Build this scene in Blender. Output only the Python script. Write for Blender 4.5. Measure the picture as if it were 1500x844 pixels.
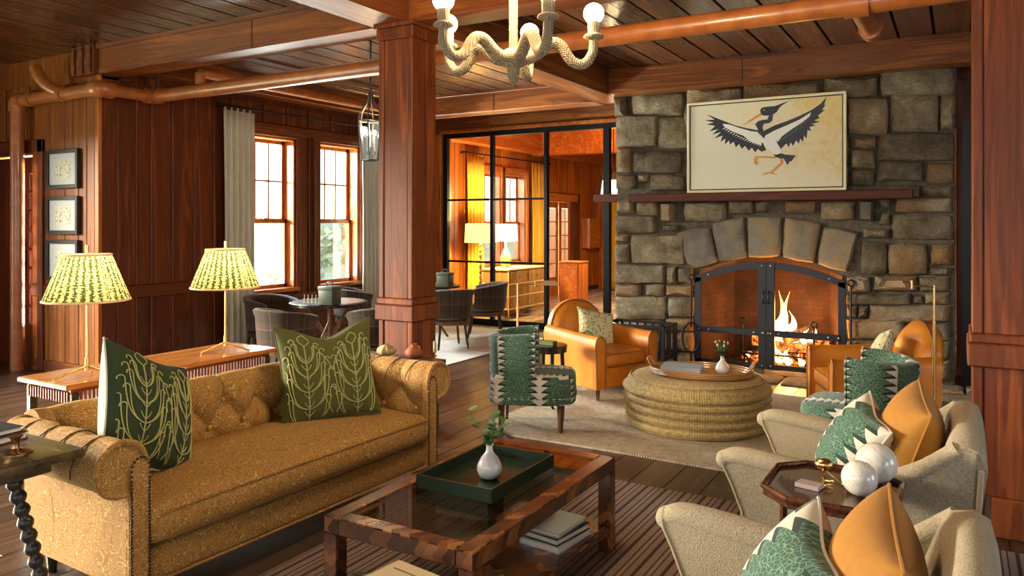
import bpy, bmesh, math, random
import numpy as np
from mathutils import Vector, Matrix
random.seed(7)
for o in list(bpy.data.objects): bpy.data.objects.remove(o)
SC = bpy.context.scene
COL = SC.collection
R = math.radians
# ---------------------------------------------------------------- camera (24-28 mm shift lens, level)
FPX, HY, TH, CH = 1120.0, 326.0, R(30.3), 1.6
cam_d = bpy.data.cameras.new('camera'); cam = bpy.data.objects.new('camera', cam_d); COL.objects.link(cam)
cam.location = (0, 0, CH); cam.rotation_euler = (R(90), 0, TH)
cam_d.sensor_width = 36; cam_d.lens = FPX / 1500 * 36; cam_d.shift_y = -(422 - HY) / 1500
cam_d.clip_start = .05; cam_d.clip_end = 300
SC.camera = cam
# ---------------------------------------------------------------- sky, exposure
SC.view_settings.view_transform = 'Standard'; SC.view_settings.look = 'None'
SC.view_settings.gamma = 1; SC.view_settings.use_curve_mapping = False
SC.view_settings.exposure = 0.42
W = bpy.data.worlds.new('overcast'); SC.world = W; W.use_nodes = True
W.node_tree.nodes['Background'].inputs[0].default_value = (.86, .94, 1, 1)
W.node_tree.nodes['Background'].inputs[1].default_value = 4.0
try:
    SC.cycles.caustics_reflective = False; SC.cycles.caustics_refractive = False
    SC.cycles.sample_clamp_indirect = 6; SC.cycles.max_bounces = 8
    SC.cycles.diffuse_bounces = 4; SC.cycles.glossy_bounces = 3; SC.cycles.transmission_bounces = 6; SC.cycles.transparent_max_bounces = 12
except Exception: pass
def area_light(name, loc, aim, sx, sy, power, col):
    l = bpy.data.lights.new(name, 'AREA'); l.shape = 'RECTANGLE'; l.size = sx; l.size_y = sy; l.energy = power; l.color = col
    o = bpy.data.objects.new(name, l); COL.objects.link(o); o.location = loc
    o.rotation_euler = (Vector(aim) - Vector(loc)).to_track_quat('-Z', 'Y').to_euler()
    return o
# daylight through window openings (window wall, far room, garden side), plus added fill lamps
DAY = (.88, .95, 1)
LIGHTS = [('daylight_window_wall', (-9.3, 7.4, 3.7), (-4.5, 6.4, .5), 2.6, 2.2, 4800, DAY),
          ('added_ceiling_fill', (-8.75, 7.4, .2), (-6.0, 7.0, 3.3), 2.4, 1.0, 4200, (.92, 1, .94)),  # added lamp hidden below the sill, aimed up to brighten the ceiling
          ('daylight_far_room', (-9.3, 12.6, 3.6), (-5.5, 12.2, .4), 2.4, 2.0, 3200, DAY),
          ('daylight_garden_windows', (-18, -3.2, 4.6), (-3, 5, .7), 8, 3.5, 16000, (1, .89, .70)),
          ('added_rear_fill', (-1.2, -5.2, 3.2), (-1.8, 3, .8), 6.5, 2.2, 130, (1, .72, .40)),  # warm fill lamp added behind the camera, not daylight
          ('added_right_fill', (6.4, 2.6, 3.2), (-1, 4.6, .9), 5.0, 2.2, 35, (1, .72, .40))]  # weak warm fill added beyond the right wall, not daylight
for a in LIGHTS: area_light(*a)
# ---------------------------------------------------------------- pixel -> place helpers (a pixel gives a direction, a plane gives the distance)
FW = np.array([-math.sin(TH), math.cos(TH)]); RT = np.array([math.cos(TH), math.sin(TH)])
def ray(px, py):
    d = FW + (px - 750) / FPX * RT
    return np.array([d[0], d[1], (HY - py) / FPX])
O3 = np.array([0, 0, CH])
def onz(px, py, z=0.): r = ray(px, py); return O3 + r * (z - CH) / r[2]
def onX(px, py, X): r = ray(px, py); return O3 + r * X / r[0]
def onY(px, py, Y): r = ray(px, py); return O3 + r * Y / r[1]
# ---------------------------------------------------------------- mesh builder
class MB:
    def __init__(s): s.v = []; s.f = []
    def add(s, vs, fs):
        b = len(s.v); s.v += [tuple(map(float, p)) for p in vs]; s.f += [tuple(i + b for i in f) for f in fs]; return s
    def box(s, x0, x1, y0, y1, z0, z1):
        return s.add([(x, y, z) for z in (z0, z1) for y in (y0, y1) for x in (x0, x1)],
                     [(0, 2, 3, 1), (4, 5, 7, 6), (0, 1, 5, 4), (2, 6, 7, 3), (0, 4, 6, 2), (1, 3, 7, 5)])
    def hexa(s, p): return s.add(p, [(0, 3, 2, 1), (4, 5, 6, 7), (0, 1, 5, 4), (1, 2, 6, 5), (2, 3, 7, 6), (3, 0, 4, 7)])
    def bbox(s, x0, x1, y0, y1, z0, z1, b=.01, seg=2):
        bm = bmesh.new(); bmesh.ops.create_cube(bm, size=1)
        for v in bm.verts: v.co = (x0 + (v.co.x + .5) * (x1 - x0), y0 + (v.co.y + .5) * (y1 - y0), z0 + (v.co.z + .5) * (z1 - z0))
        bmesh.ops.bevel(bm, geom=bm.edges[:], offset=min(b, .49 * min(x1 - x0, y1 - y0, z1 - z0)), segments=seg, affect='EDGES', profile=.5)
        bm.verts.index_update(); s.add([v.co[:] for v in bm.verts], [[v.index for v in f.verts] for f in bm.faces]); bm.free(); return s
    def soft(s, x0, x1, y0, y1, z0, z1, r=.04, puff=(0, 0, 0), n=8):
        c = np.array([(x0 + x1) / 2, (y0 + y1) / 2, (z0 + z1) / 2]); h = np.array([(x1 - x0) / 2, (y1 - y0) / 2, (z1 - z0) / 2])
        r = min(r, .98 * h.min())
        ts = [math.sin((i / n * 2 - 1) * math.pi / 2) for i in range(n + 1)]
        for ax in range(3):
            for sg in (-1, 1):
                vs = []
                for a in ts:
                    for b in ts:
                        p = np.zeros(3); p[ax] = sg; p[(ax + 1) % 3] = a; p[(ax + 2) % 3] = b
                        p = p * h; q = np.clip(p, -(h - r), h - r); d = p - q; L = np.linalg.norm(d)
                        o = q + (d / L * r if L > 1e-9 else 0)
                        w = [(1 - (o[(k + 1) % 3] / h[(k + 1) % 3]) ** 2) * (1 - (o[(k + 2) % 3] / h[(k + 2) % 3]) ** 2) * (o[k] / h[k]) for k in range(3)]
                        vs.append(c + o + np.array(puff) * w)
                m = n + 1; fs = []
                for i in range(n):
                    for j in range(n):
                        q4 = (i * m + j, (i + 1) * m + j, (i + 1) * m + j + 1, i * m + j + 1)
                        fs.append(q4 if sg > 0 else q4[::-1])
                s.add(vs, fs)
        return s
    def tube(s, pts, r, n=8, caps=True, closed=False, sq=1.0):
        P = [Vector(p) for p in pts]; k = len(P); rr = r if isinstance(r, (list, tuple)) else [r] * k
        vs = []; up = None
        for i, p in enumerate(P):
            a = P[(i - 1) % k] if (i > 0 or closed) else p; b = P[(i + 1) % k] if (i < k - 1 or closed) else p
            t = (b - a); t = t.normalized() if t.length > 1e-9 else Vector((0, 0, 1))
            if up is None: up = Vector((0, 0, 1)) if abs(t.z) < .9 else Vector((1, 0, 0))
            u = (up - t * up.dot(t)); u = u.normalized() if u.length > 1e-6 else t.orthogonal().normalized()
            w = t.cross(u); up = u
            for j in range(n):
                an = 2 * math.pi * j / n; vs.append(p + (u * math.cos(an) * sq + w * math.sin(an)) * rr[i])
        fs = []
        for i in range(k if closed else k - 1):
            for j in range(n):
                a, b = i * n + j, i * n + (j + 1) % n; c, d = ((i + 1) % k) * n + (j + 1) % n, ((i + 1) % k) * n + j
                fs.append((a, b, c, d))
        if caps and not closed: fs.append(tuple(range(n))[::-1]); fs.append(tuple((k - 1) * n + j for j in range(n)))
        return s.add(vs, fs)
    def cyl(s, p0, p1, r0, r1=None, n=12): return s.tube([p0, p1], [r0, r0 if r1 is None else r1], n)
    def lathe(s, prof, n=20, c=(0, 0, 0), capb=True, capt=True):
        vs = [(c[0] + r * math.cos(2 * math.pi * j / n), c[1] + r * math.sin(2 * math.pi * j / n), c[2] + z) for r, z in prof for j in range(n)]
        fs = [(i * n + j, i * n + (j + 1) % n, (i + 1) * n + (j + 1) % n, (i + 1) * n + j) for i in range(len(prof) - 1) for j in range(n)]
        if capb: fs.append(tuple(range(n))[::-1])
        if capt: fs.append(tuple((len(prof) - 1) * n + j for j in range(n)))
        return s.add(vs, fs)
    def ball(s, c, r, n=12, m=8, sx=1, sy=1, sz=1):
        pr = [(r * math.sin(math.pi * i / m), -r * math.cos(math.pi * i / m)) for i in range(m + 1)]
        pr[0] = (1e-4, -r); pr[-1] = (1e-4, r)
        t = MB().lathe(pr, n)
        return s.add([(c[0] + x * sx, c[1] + y * sy, c[2] + z * sz) for x, y, z in t.v], t.f)
    def prism(s, poly, d0, d1, ax='y'):
        # poly in the two other axes: ax y -> (x,z), ax x -> (y,z), ax z -> (x,y)
        def P(a, b, d): return {'y': (a, d, b), 'x': (d, a, b), 'z': (a, b, d)}[ax]
        n = len(poly); vs = [P(a, b, d0) for a, b in poly] + [P(a, b, d1) for a, b in poly]
        fs = [tuple(range(n)), tuple(range(2 * n - 1, n - 1, -1))] + [(i, n + i, n + (i + 1) % n, (i + 1) % n) for i in range(n)]
        return s.add(vs, fs)
    def grid(s, nu, nv, fn, cu=False, cv=False):
        mu = nu if cu else nu + 1; mv = nv if cv else nv + 1
        vs = [fn(i / nu, j / nv) for i in range(mu) for j in range(mv)]
        fs = [(i * mv + j, ((i + 1) % mu) * mv + j, ((i + 1) % mu) * mv + (j + 1) % mv, i * mv + (j + 1) % mv) for i in range(nu) for j in range(nv)]
        return s.add(vs, fs)
    def xf(s, M): s.v = [tuple(M @ Vector(p)) for p in s.v]; return s
    def mesh(s, name, mat, ang=35, uv=None, recalc=True):
        bm = bmesh.new(); V = [bm.verts.new(p) for p in s.v]
        for f in s.f:
            try: bm.faces.new([V[i] for i in f])
            except ValueError: pass
        bmesh.ops.remove_doubles(bm, verts=bm.verts[:], dist=2e-5)
        if recalc: bmesh.ops.recalc_face_normals(bm, faces=bm.faces[:])
        if uv:
            L = bm.loops.layers.uv.new('uv')
            for f in bm.faces:
                n = f.normal; a = max(range(3), key=lambda k: abs(n[k]))
                for l in f.loops:
                    c = l.vert.co
                    l[L].uv = uv(c, n) if callable(uv) else ((c.y, c.z) if a == 0 else (c.x, c.z) if a == 1 else (c.y, c.x))
        me = bpy.data.meshes.new(name); bm.to_mesh(me); bm.free()
        if ang:
            me.polygons.foreach_set('use_smooth', [True] * len(me.polygons))
            if ang < 180: me.set_sharp_from_angle(angle=R(ang))
        if mat: me.materials.append(mat)
        return me
    def build(s, name, mat, parent=None, ang=35, uv=None, loc=(0, 0, 0), rz=0, recalc=True):
        return link(name, s.mesh(name, mat, ang, uv, recalc), parent, loc, rz)
def link(name, me, parent=None, loc=(0, 0, 0), rz=0):
    o = bpy.data.objects.new(name, me); COL.objects.link(o); o.location = loc; o.rotation_euler = (0, 0, rz)
    if parent: o.parent = parent
    return o
def tag(o, label, cat=None, group=None, kind=None):
    if label: o['label'] = label
    if cat: o['category'] = cat
    if group: o['group'] = group
    if kind: o['kind'] = kind
    return o
def thing(name, label, cat, loc=(0, 0, 0), rz=0, group=None, kind=None):
    o = bpy.data.objects.new(name, None); COL.objects.link(o); o.location = loc; o.rotation_euler = (0, 0, rz); o.empty_display_size = .1
    return tag(o, label, cat, group, kind)
def copy_tree(o, parent=None):
    c = o.copy(); COL.objects.link(c); c.parent = parent
    for ch in o.children: copy_tree(ch, c)
    return c
def struct(name, mb, mat, label=None, ang=0, **k):
    o = mb.build(name, mat, ang=ang, **k); o['kind'] = 'structure'
    if label: o['label'] = label
    return o
def rotm(rx=0, ry=0, rz=0, loc=(0, 0, 0)):
    return Matrix.Translation(loc) @ Matrix.Rotation(rz, 4, 'Z') @ Matrix.Rotation(ry, 4, 'Y') @ Matrix.Rotation(rx, 4, 'X')
def spline(pts, n=6):
    P = [np.array(p, float) for p in pts]; out = []
    for i in range(len(P) - 1):
        a = P[max(i - 1, 0)]; b = P[i]; c = P[i + 1]; d = P[min(i + 2, len(P) - 1)]
        for k in range(n):
            t = k / n; out.append(.5 * ((2 * b) + (c - a) * t + (2 * a - 5 * b + 4 * c - d) * t * t + (3 * b - a - 3 * c + d) * t ** 3))
    out.append(P[-1]); return [tuple(p) for p in out]
# ---------------------------------------------------------------- materials
class NT:
    def __init__(s, name):
        s.m = bpy.data.materials.new(name); s.m.use_nodes = True; s.t = s.m.node_tree; s.n = s.t.nodes; s.b = s.n['Principled BSDF']
        s.out = s.n['Material Output']
    def node(s, t, **k):
        o = s.n.new(t)
        for a, v in k.items():
            if a.startswith('i_'):
                key = a[2:]; key = int(key) if key.isdigit() else key.replace('_', ' ')
                s.set(o.inputs[key], v)
            else: setattr(o, a, v)
        return o
    def set(s, inp, v):
        if isinstance(v, bpy.types.NodeSocket): s.t.links.new(v, inp)
        else: inp.default_value = (tuple(v) + (1,) if isinstance(v, (tuple, list)) and len(v) == 3 and inp.type == 'RGBA' else v)
    def math(s, op, a, b=0., c=None, clamp=False):
        n = s.n.new('ShaderNodeMath'); n.operation = op; n.use_clamp = clamp; s.set(n.inputs[0], a); s.set(n.inputs[1], b)
        if c is not None: s.set(n.inputs[2], c)
        return n.outputs[0]
    def coord(s, kind='Object'): return s.node('ShaderNodeTexCoord').outputs[kind]
    def xyz(s, v): n = s.node('ShaderNodeSeparateXYZ', i_0=v); return n.outputs
    def mapping(s, v, scale=(1, 1, 1), loc=(0, 0, 0), rot=(0, 0, 0)):
        return s.node('ShaderNodeMapping', i_Vector=v, i_Scale=scale, i_Location=loc, i_Rotation=rot).outputs[0]
    def noise(s, v, scale=5, detail=4, rough=.55, dist=0): return s.node('ShaderNodeTexNoise', i_Vector=v, i_Scale=scale, i_Detail=detail, i_Roughness=rough, i_Distortion=dist).outputs
    def ramp(s, f, stops, interp='LINEAR'):
        n = s.node('ShaderNodeValToRGB', i_0=f); e = n.color_ramp; e.interpolation = interp
        while len(e.elements) < len(stops): e.elements.new(.5)
        for el, (p, c) in zip(e.elements, stops):
            el.position = p; el.color = tuple(c) + (1,) if len(c) == 3 else c
        return n.outputs[0]
    def mix(s, f, a, b, t='MIX'):
        n = s.node('ShaderNodeMix', data_type='RGBA', blend_type=t); s.set(n.inputs[0], f); s.set(n.inputs[6], a); s.set(n.inputs[7], b); return n.outputs[2]
    def rand(s): return s.node('ShaderNodeObjectInfo').outputs['Random']
    def bump(s, h, strength=.3, dist=.01):
        s.set(s.b.inputs['Normal'], s.node('ShaderNodeBump', i_Height=h, i_Strength=strength, i_Distance=dist).outputs[0])
    def p(s, **k):
        for a, v in k.items(): s.set(s.b.inputs[a.replace('_', ' ')], v)
        return s.m
def plain(name, col, rough=.5, metal=0, **k):
    t = NT(name); return t.p(Base_Color=col, Roughness=rough, Metallic=metal, **k)
def shift_rand(t, v, amt=7.3):
    r = t.rand(); c = t.node('ShaderNodeCombineXYZ', i_0=t.math('MULTIPLY', r, amt), i_1=t.math('MULTIPLY', r, amt * 1.7), i_2=t.math('MULTIPLY', r, amt * 2.3)).outputs[0]
    return t.node('ShaderNodeVectorMath', operation='ADD', i_0=v, i_1=c).outputs[0]
def wood(name, dark, mid, light, axis=2, rough=.34, sc=1.0, tint=.35, coat=.25, knots=True, bump=.15):
    t = NT(name); v = shift_rand(t, t.coord())
    s = [9 * sc] * 3; s[axis] = .55 * sc; s2 = [60 * sc] * 3; s2[axis] = 1.6 * sc
    big = t.noise(t.mapping(v, s), 1, 5, .6, 1.2)[0]; fine = t.noise(t.mapping(v, s2), 1, 3, .6)[0]
    ring = t.math('FRACT', t.math('MULTIPLY', big, 5.0)); ring = t.math('ABSOLUTE', t.math('SUBTRACT', ring, .5))
    f = t.math('ADD', t.math('MULTIPLY', big, .7), t.math('ADD', t.math('MULTIPLY', ring, .35), t.math('MULTIPLY', fine, .28)))
    col = t.ramp(f, [(.38, dark), (.62, mid), (.86, light)])
    rr = t.math('ADD', 1 - tint / 2, t.math('MULTIPLY', t.rand(), tint))
    g = t.node('ShaderNodeHueSaturation', i_Value=rr, i_Color=col).outputs[0]
    if bump: t.bump(t.math('ADD', fine, t.math('MULTIPLY', ring, .6)), bump, .004)
    return t.p(Base_Color=g, Roughness=t.math('ADD', rough - .08, t.math('MULTIPLY', fine, .2)), Coat_Weight=coat, Coat_Roughness=.25, Specular_IOR_Level=.32)
def fabric(name, col, rough=.9, sc=420, var=.25, sheen=.3, bump=.25):
    t = NT(name); v = t.coord(); a = t.noise(v, sc, 2)[0]; b = t.noise(v, 6, 2)[0]
    f = t.math('ADD', 1 - var / 2, t.math('MULTIPLY', a, var)); f = t.math('MULTIPLY', f, t.math('ADD', .9, t.math('MULTIPLY', b, .2)))
    c = t.node('ShaderNodeHueSaturation', i_Value=f, i_Color=tuple(col) + (1,)).outputs[0]
    t.bump(a, bump, .003); return t.p(Base_Color=c, Roughness=rough, Sheen_Weight=sheen, Specular_IOR_Level=.2)
# ================================================================= materials of the room
M = {}
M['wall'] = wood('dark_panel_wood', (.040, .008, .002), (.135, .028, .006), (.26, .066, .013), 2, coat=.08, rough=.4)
M['wall_honey'] = wood('honey_panel_wood', (.12, .030, .005), (.30, .095, .016), (.46, .18, .035), 2, coat=.08, rough=.4)  # lighter honey tone than the dark panel wood
M['rail'] = wood('panel_rail_wood', (.05, .012, .003), (.16, .036, .008), (.28, .07, .014), 1, coat=.08, rough=.4)
M['railx'] = wood('panel_rail_wood_x', (.06, .016, .004), (.18, .045, .010), (.30, .085, .018), 0, coat=.08, rough=.4)
M['col'] = wood('column_wood', (.045, .010, .003), (.165, .038, .008), (.30, .082, .018), 2, sc=.8, coat=.0, rough=.45)
M['beamx'] = wood('beam_wood_x', (.06, .015, .004), (.21, .058, .012), (.38, .125, .026), 0, sc=.8, coat=.1, rough=.42)
M['beamy'] = wood('beam_wood_y', (.06, .015, .004), (.20, .055, .012), (.36, .12, .028), 1, sc=.8, coat=.1, rough=.42)
M['ceil'] = wood('ceiling_board_wood', (.035, .011, .004), (.085, .027, .008), (.14, .05, .015), 1, rough=.24, sc=.55, tint=.5, coat=.6, bump=.05)
M['floor'] = wood('floor_board_wood', (.030, .015, .008), (.078, .042, .024), (.14, .08, .05), 1, rough=.34, sc=.7, tint=.5, coat=.22)
M['trim'] = wood('window_trim_wood', (.20, .05, .008), (.42, .125, .02), (.56, .20, .04), 2, tint=.15)
M['trimy'] = wood('window_trim_wood_y', (.20, .05, .008), (.42, .125, .02), (.56, .20, .04), 1, tint=.15)
M['far'] = wood('far_room_wood', (.20, .045, .007), (.46, .125, .02), (.62, .22, .04), 2, tint=.4)
M['fary'] = wood('far_room_wood_y', (.20, .045, .007), (.46, .125, .02), (.62, .22, .04), 1, tint=.3)
M['dark'] = plain('dark_gap', (.012, .006, .004), .8)
M['black'] = plain('black_steel', (.012, .012, .014), .42, .6)
M['iron'] = plain('forged_iron', (.035, .035, .04), .45, .7)
M['brass'] = plain('aged_brass', (.75, .50, .20), .26, 1)
M['bronze'] = plain('dark_brass', (.32, .18, .08), .3, 1)
t = NT('copper_paint_pipe'); n_ = t.noise(t.coord(), 9, 3)[0]
M['pipe'] = t.p(Base_Color=t.ramp(n_, [(.3, (.30, .085, .018)), (.7, (.44, .145, .032))]), Roughness=.38, Coat_Weight=.3)
def glass_mat(name, tint=(1, 1, 1), gl=.07):
    t = NT(name); tr = t.node('ShaderNodeBsdfTransparent', i_Color=tint); g = t.node('ShaderNodeBsdfGlossy', i_Roughness=.02)
    fr = t.node('ShaderNodeFresnel', i_IOR=1.45).outputs[0]
    mx = t.node('ShaderNodeMixShader', i_0=t.math('MULTIPLY', fr, .8, clamp=True), i_1=tr.outputs[0], i_2=g.outputs[0])
    t.t.links.new(mx.outputs[0], t.out.inputs[0]); return t.m
M['glass'] = glass_mat('window_glass', (.97, .99, .98))
def emis(name, col, st): t = NT(name); return t.p(Base_Color=(0, 0, 0), Emission_Color=col, Emission_Strength=st)
# ================================================================= floor
fl = struct('floor', MB().box(-9.9, 5.6, -4.2, 17.3, -.14, -.022), M['dark'], 'dark wooden floorboards of the lodge room')
PW, PL = .22, 2.6
base = {}
for L in (PL, PL * .62): base[L] = MB().bbox(0, PW - .004, 0, L - .004, -.022, 0, .002, 1).mesh('plank', M['floor'], 0)
x = -8.8; k = 0
while x < 1.4:
    y = .6 - random.random() * 2.0
    while y < 10.1:
        L = PL if random.random() < .7 else PL * .62
        if y + L > .6: link('plank', base[L], fl, (x, y, 0)); k += 1
        y += L
    x += PW
big = MB()
for (x0, x1, y0, y1) in [(-9.9, -8.8, -4.2, 10.2), (1.4, 5.6, -4.2, 10.2), (-8.8, 1.4, -4.2, .55)]:
    xx = x0
    while xx < x1: big.box(xx, min(xx + PW - .004, x1), y0, y1, -.022, -.001); xx += PW
o = big.build('floorboard_surround', M['floor'], fl, 0); o['kind'] = 'stuff'
o = MB().box(-9.9, 5.6, 10.1, 17.3, -.022, -.002).build('far_floor', wood('far_floor_wood', (.16, .10, .07), (.30, .21, .15), (.42, .31, .23), 1, rough=.25), fl, 0)
# ================================================================= walls
def holed(mb, axis, c0, c1, a0, a1, z0, z1, holes):
    br = sorted({a0, a1, *[h[0] for h in holes], *[h[1] for h in holes]})
    def bx(p, q, zz0, zz1):
        if zz1 - zz0 < 1e-4: return
        mb.box(c0, c1, p, q, zz0, zz1) if axis == 'x' else mb.box(p, q, c0, c1, zz0, zz1)
    for p, q in zip(br, br[1:]):
        h = [h for h in holes if h[0] <= p + 1e-6 and h[1] >= q - 1e-6]
        if h: bx(p, q, z0, h[0][2]); bx(p, q, h[0][3], z1)
        else: bx(p, q, z0, z1)
    return mb
XW = -7.55; CZ = 3.40; BZ = 3.10
WIN = [(6.46, 7.27, .73, 2.70), (7.70, 8.50, .73, 2.70)]
FWIN = [(11.72, 12.5, .80, 2.55), (12.66, 13.46, .80, 2.55)]
FDOOR = (14.5, 15.7, .0, 2.06)
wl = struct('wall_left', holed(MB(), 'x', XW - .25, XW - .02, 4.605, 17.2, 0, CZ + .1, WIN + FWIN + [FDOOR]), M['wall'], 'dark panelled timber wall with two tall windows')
def board_y(p, q, z0, z1, mat, par=wl, X=XW, th=.02): MB().bbox(X - .02, X - .02 + th, p + .006, q - .006, z0, z1, .006, 1).build('board', mat, par, 0)
# board-and-batten bay between the corner and the curtain, edges read off the photograph
ys = [4.60] + [float(onX(p, 300, XW)[1]) for p in (173, 200, 222, 253, 285, 314, 338)]
for p, q in zip(ys, ys[1:]):
    board_y(p, q, .93, 3.08, M['wall']); board_y(p, q, .10, .80, M['wall'])
    for z0, z1 in ((.93, 3.08), (.10, .80)): MB().bbox(XW - .01, XW + .018, q - .016, q + .016, z0, z1, .006, 1).build('batten', M['wall'], wl, 0)
def rail(p, q, z0, z1, th=.03): MB().bbox(XW - .02, XW + th, p, q, z0, z1, .006, 1).build('rail', M['rail'], wl, 0)
rail(4.60, 6.44, .80, .93, .035); rail(4.60, 6.44, 0, .10, .03)
MB().bbox(XW - .02, XW + .05, 4.56, 4.60, 0, 3.1, .006, 1).build('corner_post', M['trim'], wl, 0)
for p, q in ((6.24, 6.44), (7.30, 7.48), (7.50, 7.68), (8.52, 8.85), (8.87, 9.2), (9.22, 9.6), (9.62, 10.1)): board_y(p, q, .66, 2.74 if q < 8.7 else 3.1, M['wall'])
for p, q in ((6.24, 6.7), (6.72, 7.1), (7.12, 7.48), (7.5, 7.9), (7.92, 8.3), (8.32, 8.75)):
    board_y(p, q, 2.86, 3.1, M['wall']); board_y(p, q, .1, .58, M['rail'])
rail(6.24, 8.9, 2.74, 2.85, .03); rail(6.24, 10.1, .58, .66, .035); rail(6.24, 10.1, 0, .1, .03)
p = 10.3
while p < 17.1:
    q = min(p + .32, 17.1); ok = not any(p < h[1] + .1 and q > h[0] - .1 for h in FWIN + [FDOOR])
    if ok: board_y(p, q, .1, 3.1, M['far'])
    else: board_y(p, q, 2.62 if p < 14 else 2.25, 3.1, M['far'])
    p = q
for h in (FDOOR,):
    MB().bbox(XW - .03, XW + .04, h[0] - .14, h[1] + .14, h[3] + .01, h[3] + .17, .006, 1).build('door_header', M['fary'], wl, 0)
# picture wall with the garden door (runs along X)
YP = 4.58
wp = struct('wall_front', holed(MB(), 'y', YP + .02, YP + .24, -9.9, XW - .02, 0, CZ + .1, [(-9.75, -8.62, 0, 2.35)]), M['wall_honey'], 'short honey panelled wall carrying three framed prints')
xs = [float(onY(p, 300, YP)[0]) for p in (47, 70, 95, 115, 127, 139)]
for p, q in zip(xs, xs[1:]):
    for z0, z1 in ((.93, 3.05), (.12, .80)): MB().bbox(p + .005, q - .005, YP, YP + .02, z0, z1, .005, 1).build('board', M['wall_honey'], wp, 0)
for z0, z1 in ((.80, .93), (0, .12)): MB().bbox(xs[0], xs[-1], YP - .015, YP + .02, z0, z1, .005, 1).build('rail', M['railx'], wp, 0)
MB().bbox(-8.62, -8.52, YP - .03, YP + .02, 0, 2.5, .006, 1).build('door_jamb', M['wall'], wp, 0)
MB().bbox(-9.9, -8.52, YP - .03, YP + .02, 2.36, 2.5, .006, 1).build('door_header', M['railx'], wp, 0)
for p in (-9.8, -9.55, -9.3, -9.05): MB().bbox(p, p + .22, YP - .0, YP + .02, 2.51, 3.1, .005, 1).build('board', M['wall_honey'], wp, 0)
# garden door: dark stile, column of small panes
gd = thing('door_1', None, None, (-9.2, YP + .1, 0), 0, kind='structure'); gd['label'] = 'dark wooden garden door with a column of small panes'
dm = MB(); dm.box(-.56, .22, -.02, .02, 0, 2.33); dm.box(.22, .56, -.02, .02, 0, .45); dm.box(.22, .56, -.02, .02, 2.15, 2.33); dm.box(.50, .56, -.02, .02, .45, 2.15); dm.build('door_leaf', M['wall'], gd, 0)
for i in range(8):
    z = .45 + i * 1.7 / 8; MB().box(.22, .50, -.004, .004, z + .02, z + .2).build('pane', M['glass'], gd, 0)
    MB().box(.22, .50, -.015, .015, z - .012, z + .02).build('muntin', M['rail'], gd, 0)
MB().bbox(.12, .16, -.06, -.02, .95, 1.35, .008, 1).build('door_handle', M['black'], gd)
# walls the camera does not face: daylight windows behind and to the right
struct('wall_back', holed(MB(), 'y', -4.3, -4.1, -9.9, 5.6, 0, CZ + .1, [(-5.2, -2.8, .6, 2.7), (-1.6, .8, .6, 2.7), (2.0, 4.4, .6, 2.7)]), M['wall'], 'panelled rear wall with three wide windows')
struct('wall_right', holed(MB(), 'x', 5.5, 5.7, -4.2, 10.3, 0, CZ + .1, [(-1.2, 1.2, .6, 2.7), (2.6, 5.2, .6, 2.7)]), M['wall'], 'panelled right wall with two wide windows')
struct('wall_outer', holed(MB(), 'x', -10.0, -9.85, -4.2, 4.6, 0, CZ + .1, [(-3.0, 2.5, .2, 2.6)]), M['wall'], 'panelled left wall with a wide garden window')
struct('wall_far', MB().box(-9.9, 5.6, 17.1, 17.3, 0, CZ + .1), M['far'], 'warm panelled end wall of the far room')
struct('wall_far_right', MB().box(-1.2, -1.0, 10.4, 17.1, 0, CZ + .1), M['far'], 'warm panelled side wall of the far room')
# ================================================================= windows
def window(name, y0, y1, z0, z1, cols, tx, ty, label, cas=None):
    w = thing(name, None, None, (XW - .14, (y0 + y1) / 2, z0), 0, kind='structure'); w['label'] = label
    h = z1 - z0; a = (y1 - y0) / 2
    for s in (-1, 1): MB().bbox(-.10, .13, s * a - (.03 if s > 0 else 0), s * a + (0 if s > 0 else .03), 0, h, .004, 1).build('jamb', tx, w, 0)
    MB().bbox(-.10, .13, -a, a, h - .03, h, .004, 1).build('head', ty, w, 0); MB().bbox(-.10, .17, -a - .05, a + .05, -.03, .02, .004, 1).build('sill', ty, w, 0)
    for s in (-1, 1): MB().bbox(.12, .165, s * (a + .055) - .055, s * (a + .055) + .055, -.02, h + .1, .006, 1).build('casing', cas or M['wall'], w, 0)
    MB().bbox(.12, .168, -a - .12, a + .12, h, h + .11, .006, 1).build('casing', cas or M['rail'], w, 0)
    b = a - .03; mid = h * .445
    for nm, x, s0, s1 in (('upper_sash', -.06, mid, h - .03), ('lower_sash', -.01, .02, mid + .03)):
        sh = MB()
        for s in (-1, 1): sh.box(x - .018, x + .018, s * b - (.045 if s > 0 else 0), s * b + (0 if s > 0 else .045), s0, s1)
        sh.box(x - .018, x + .018, -b, b, s0, s0 + .045); sh.box(x - .018, x + .018, -b, b, s1 - .045, s1)
        so = sh.build(nm, tx, w, 0); bi = b - .045
        if nm == 'upper_sash':
            cw = 2 * bi / cols; rh = (s1 - s0 - .09) / 2
            for c in range(1, cols): MB().box(x - .012, x + .012, -bi + c * cw - .011, -bi + c * cw + .011, s0 + .045, s1 - .045).build('muntin', tx, so, 0)
            MB().box(x - .012, x + .012, -bi, bi, s0 + .045 + rh - .01, s0 + .045 + rh + .01).build('muntin', ty, so, 0)
            for c in range(cols):
                for r in range(2): MB().box(x - .003, x + .003, -bi + c * cw + .011, -bi + (c + 1) * cw - .011, s0 + .045 + r * rh + .01, s0 + .045 + (r + 1) * rh - .01).build('pane', M['glass'], so, 0)
        else: MB().box(x - .003, x + .003, -bi, bi, s0 + .045, s1 - .045).build('pane', M['glass'], so, 0)
    MB().bbox(.005, .03, -.03, .03, mid + .03, mid + .05, .004, 1).build('sash_lock', M['bronze'], w)
    return w
window('window_1', *WIN[0], 3, M['trim'], M['trimy'], 'tall sash window beside the pale curtain')
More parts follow.
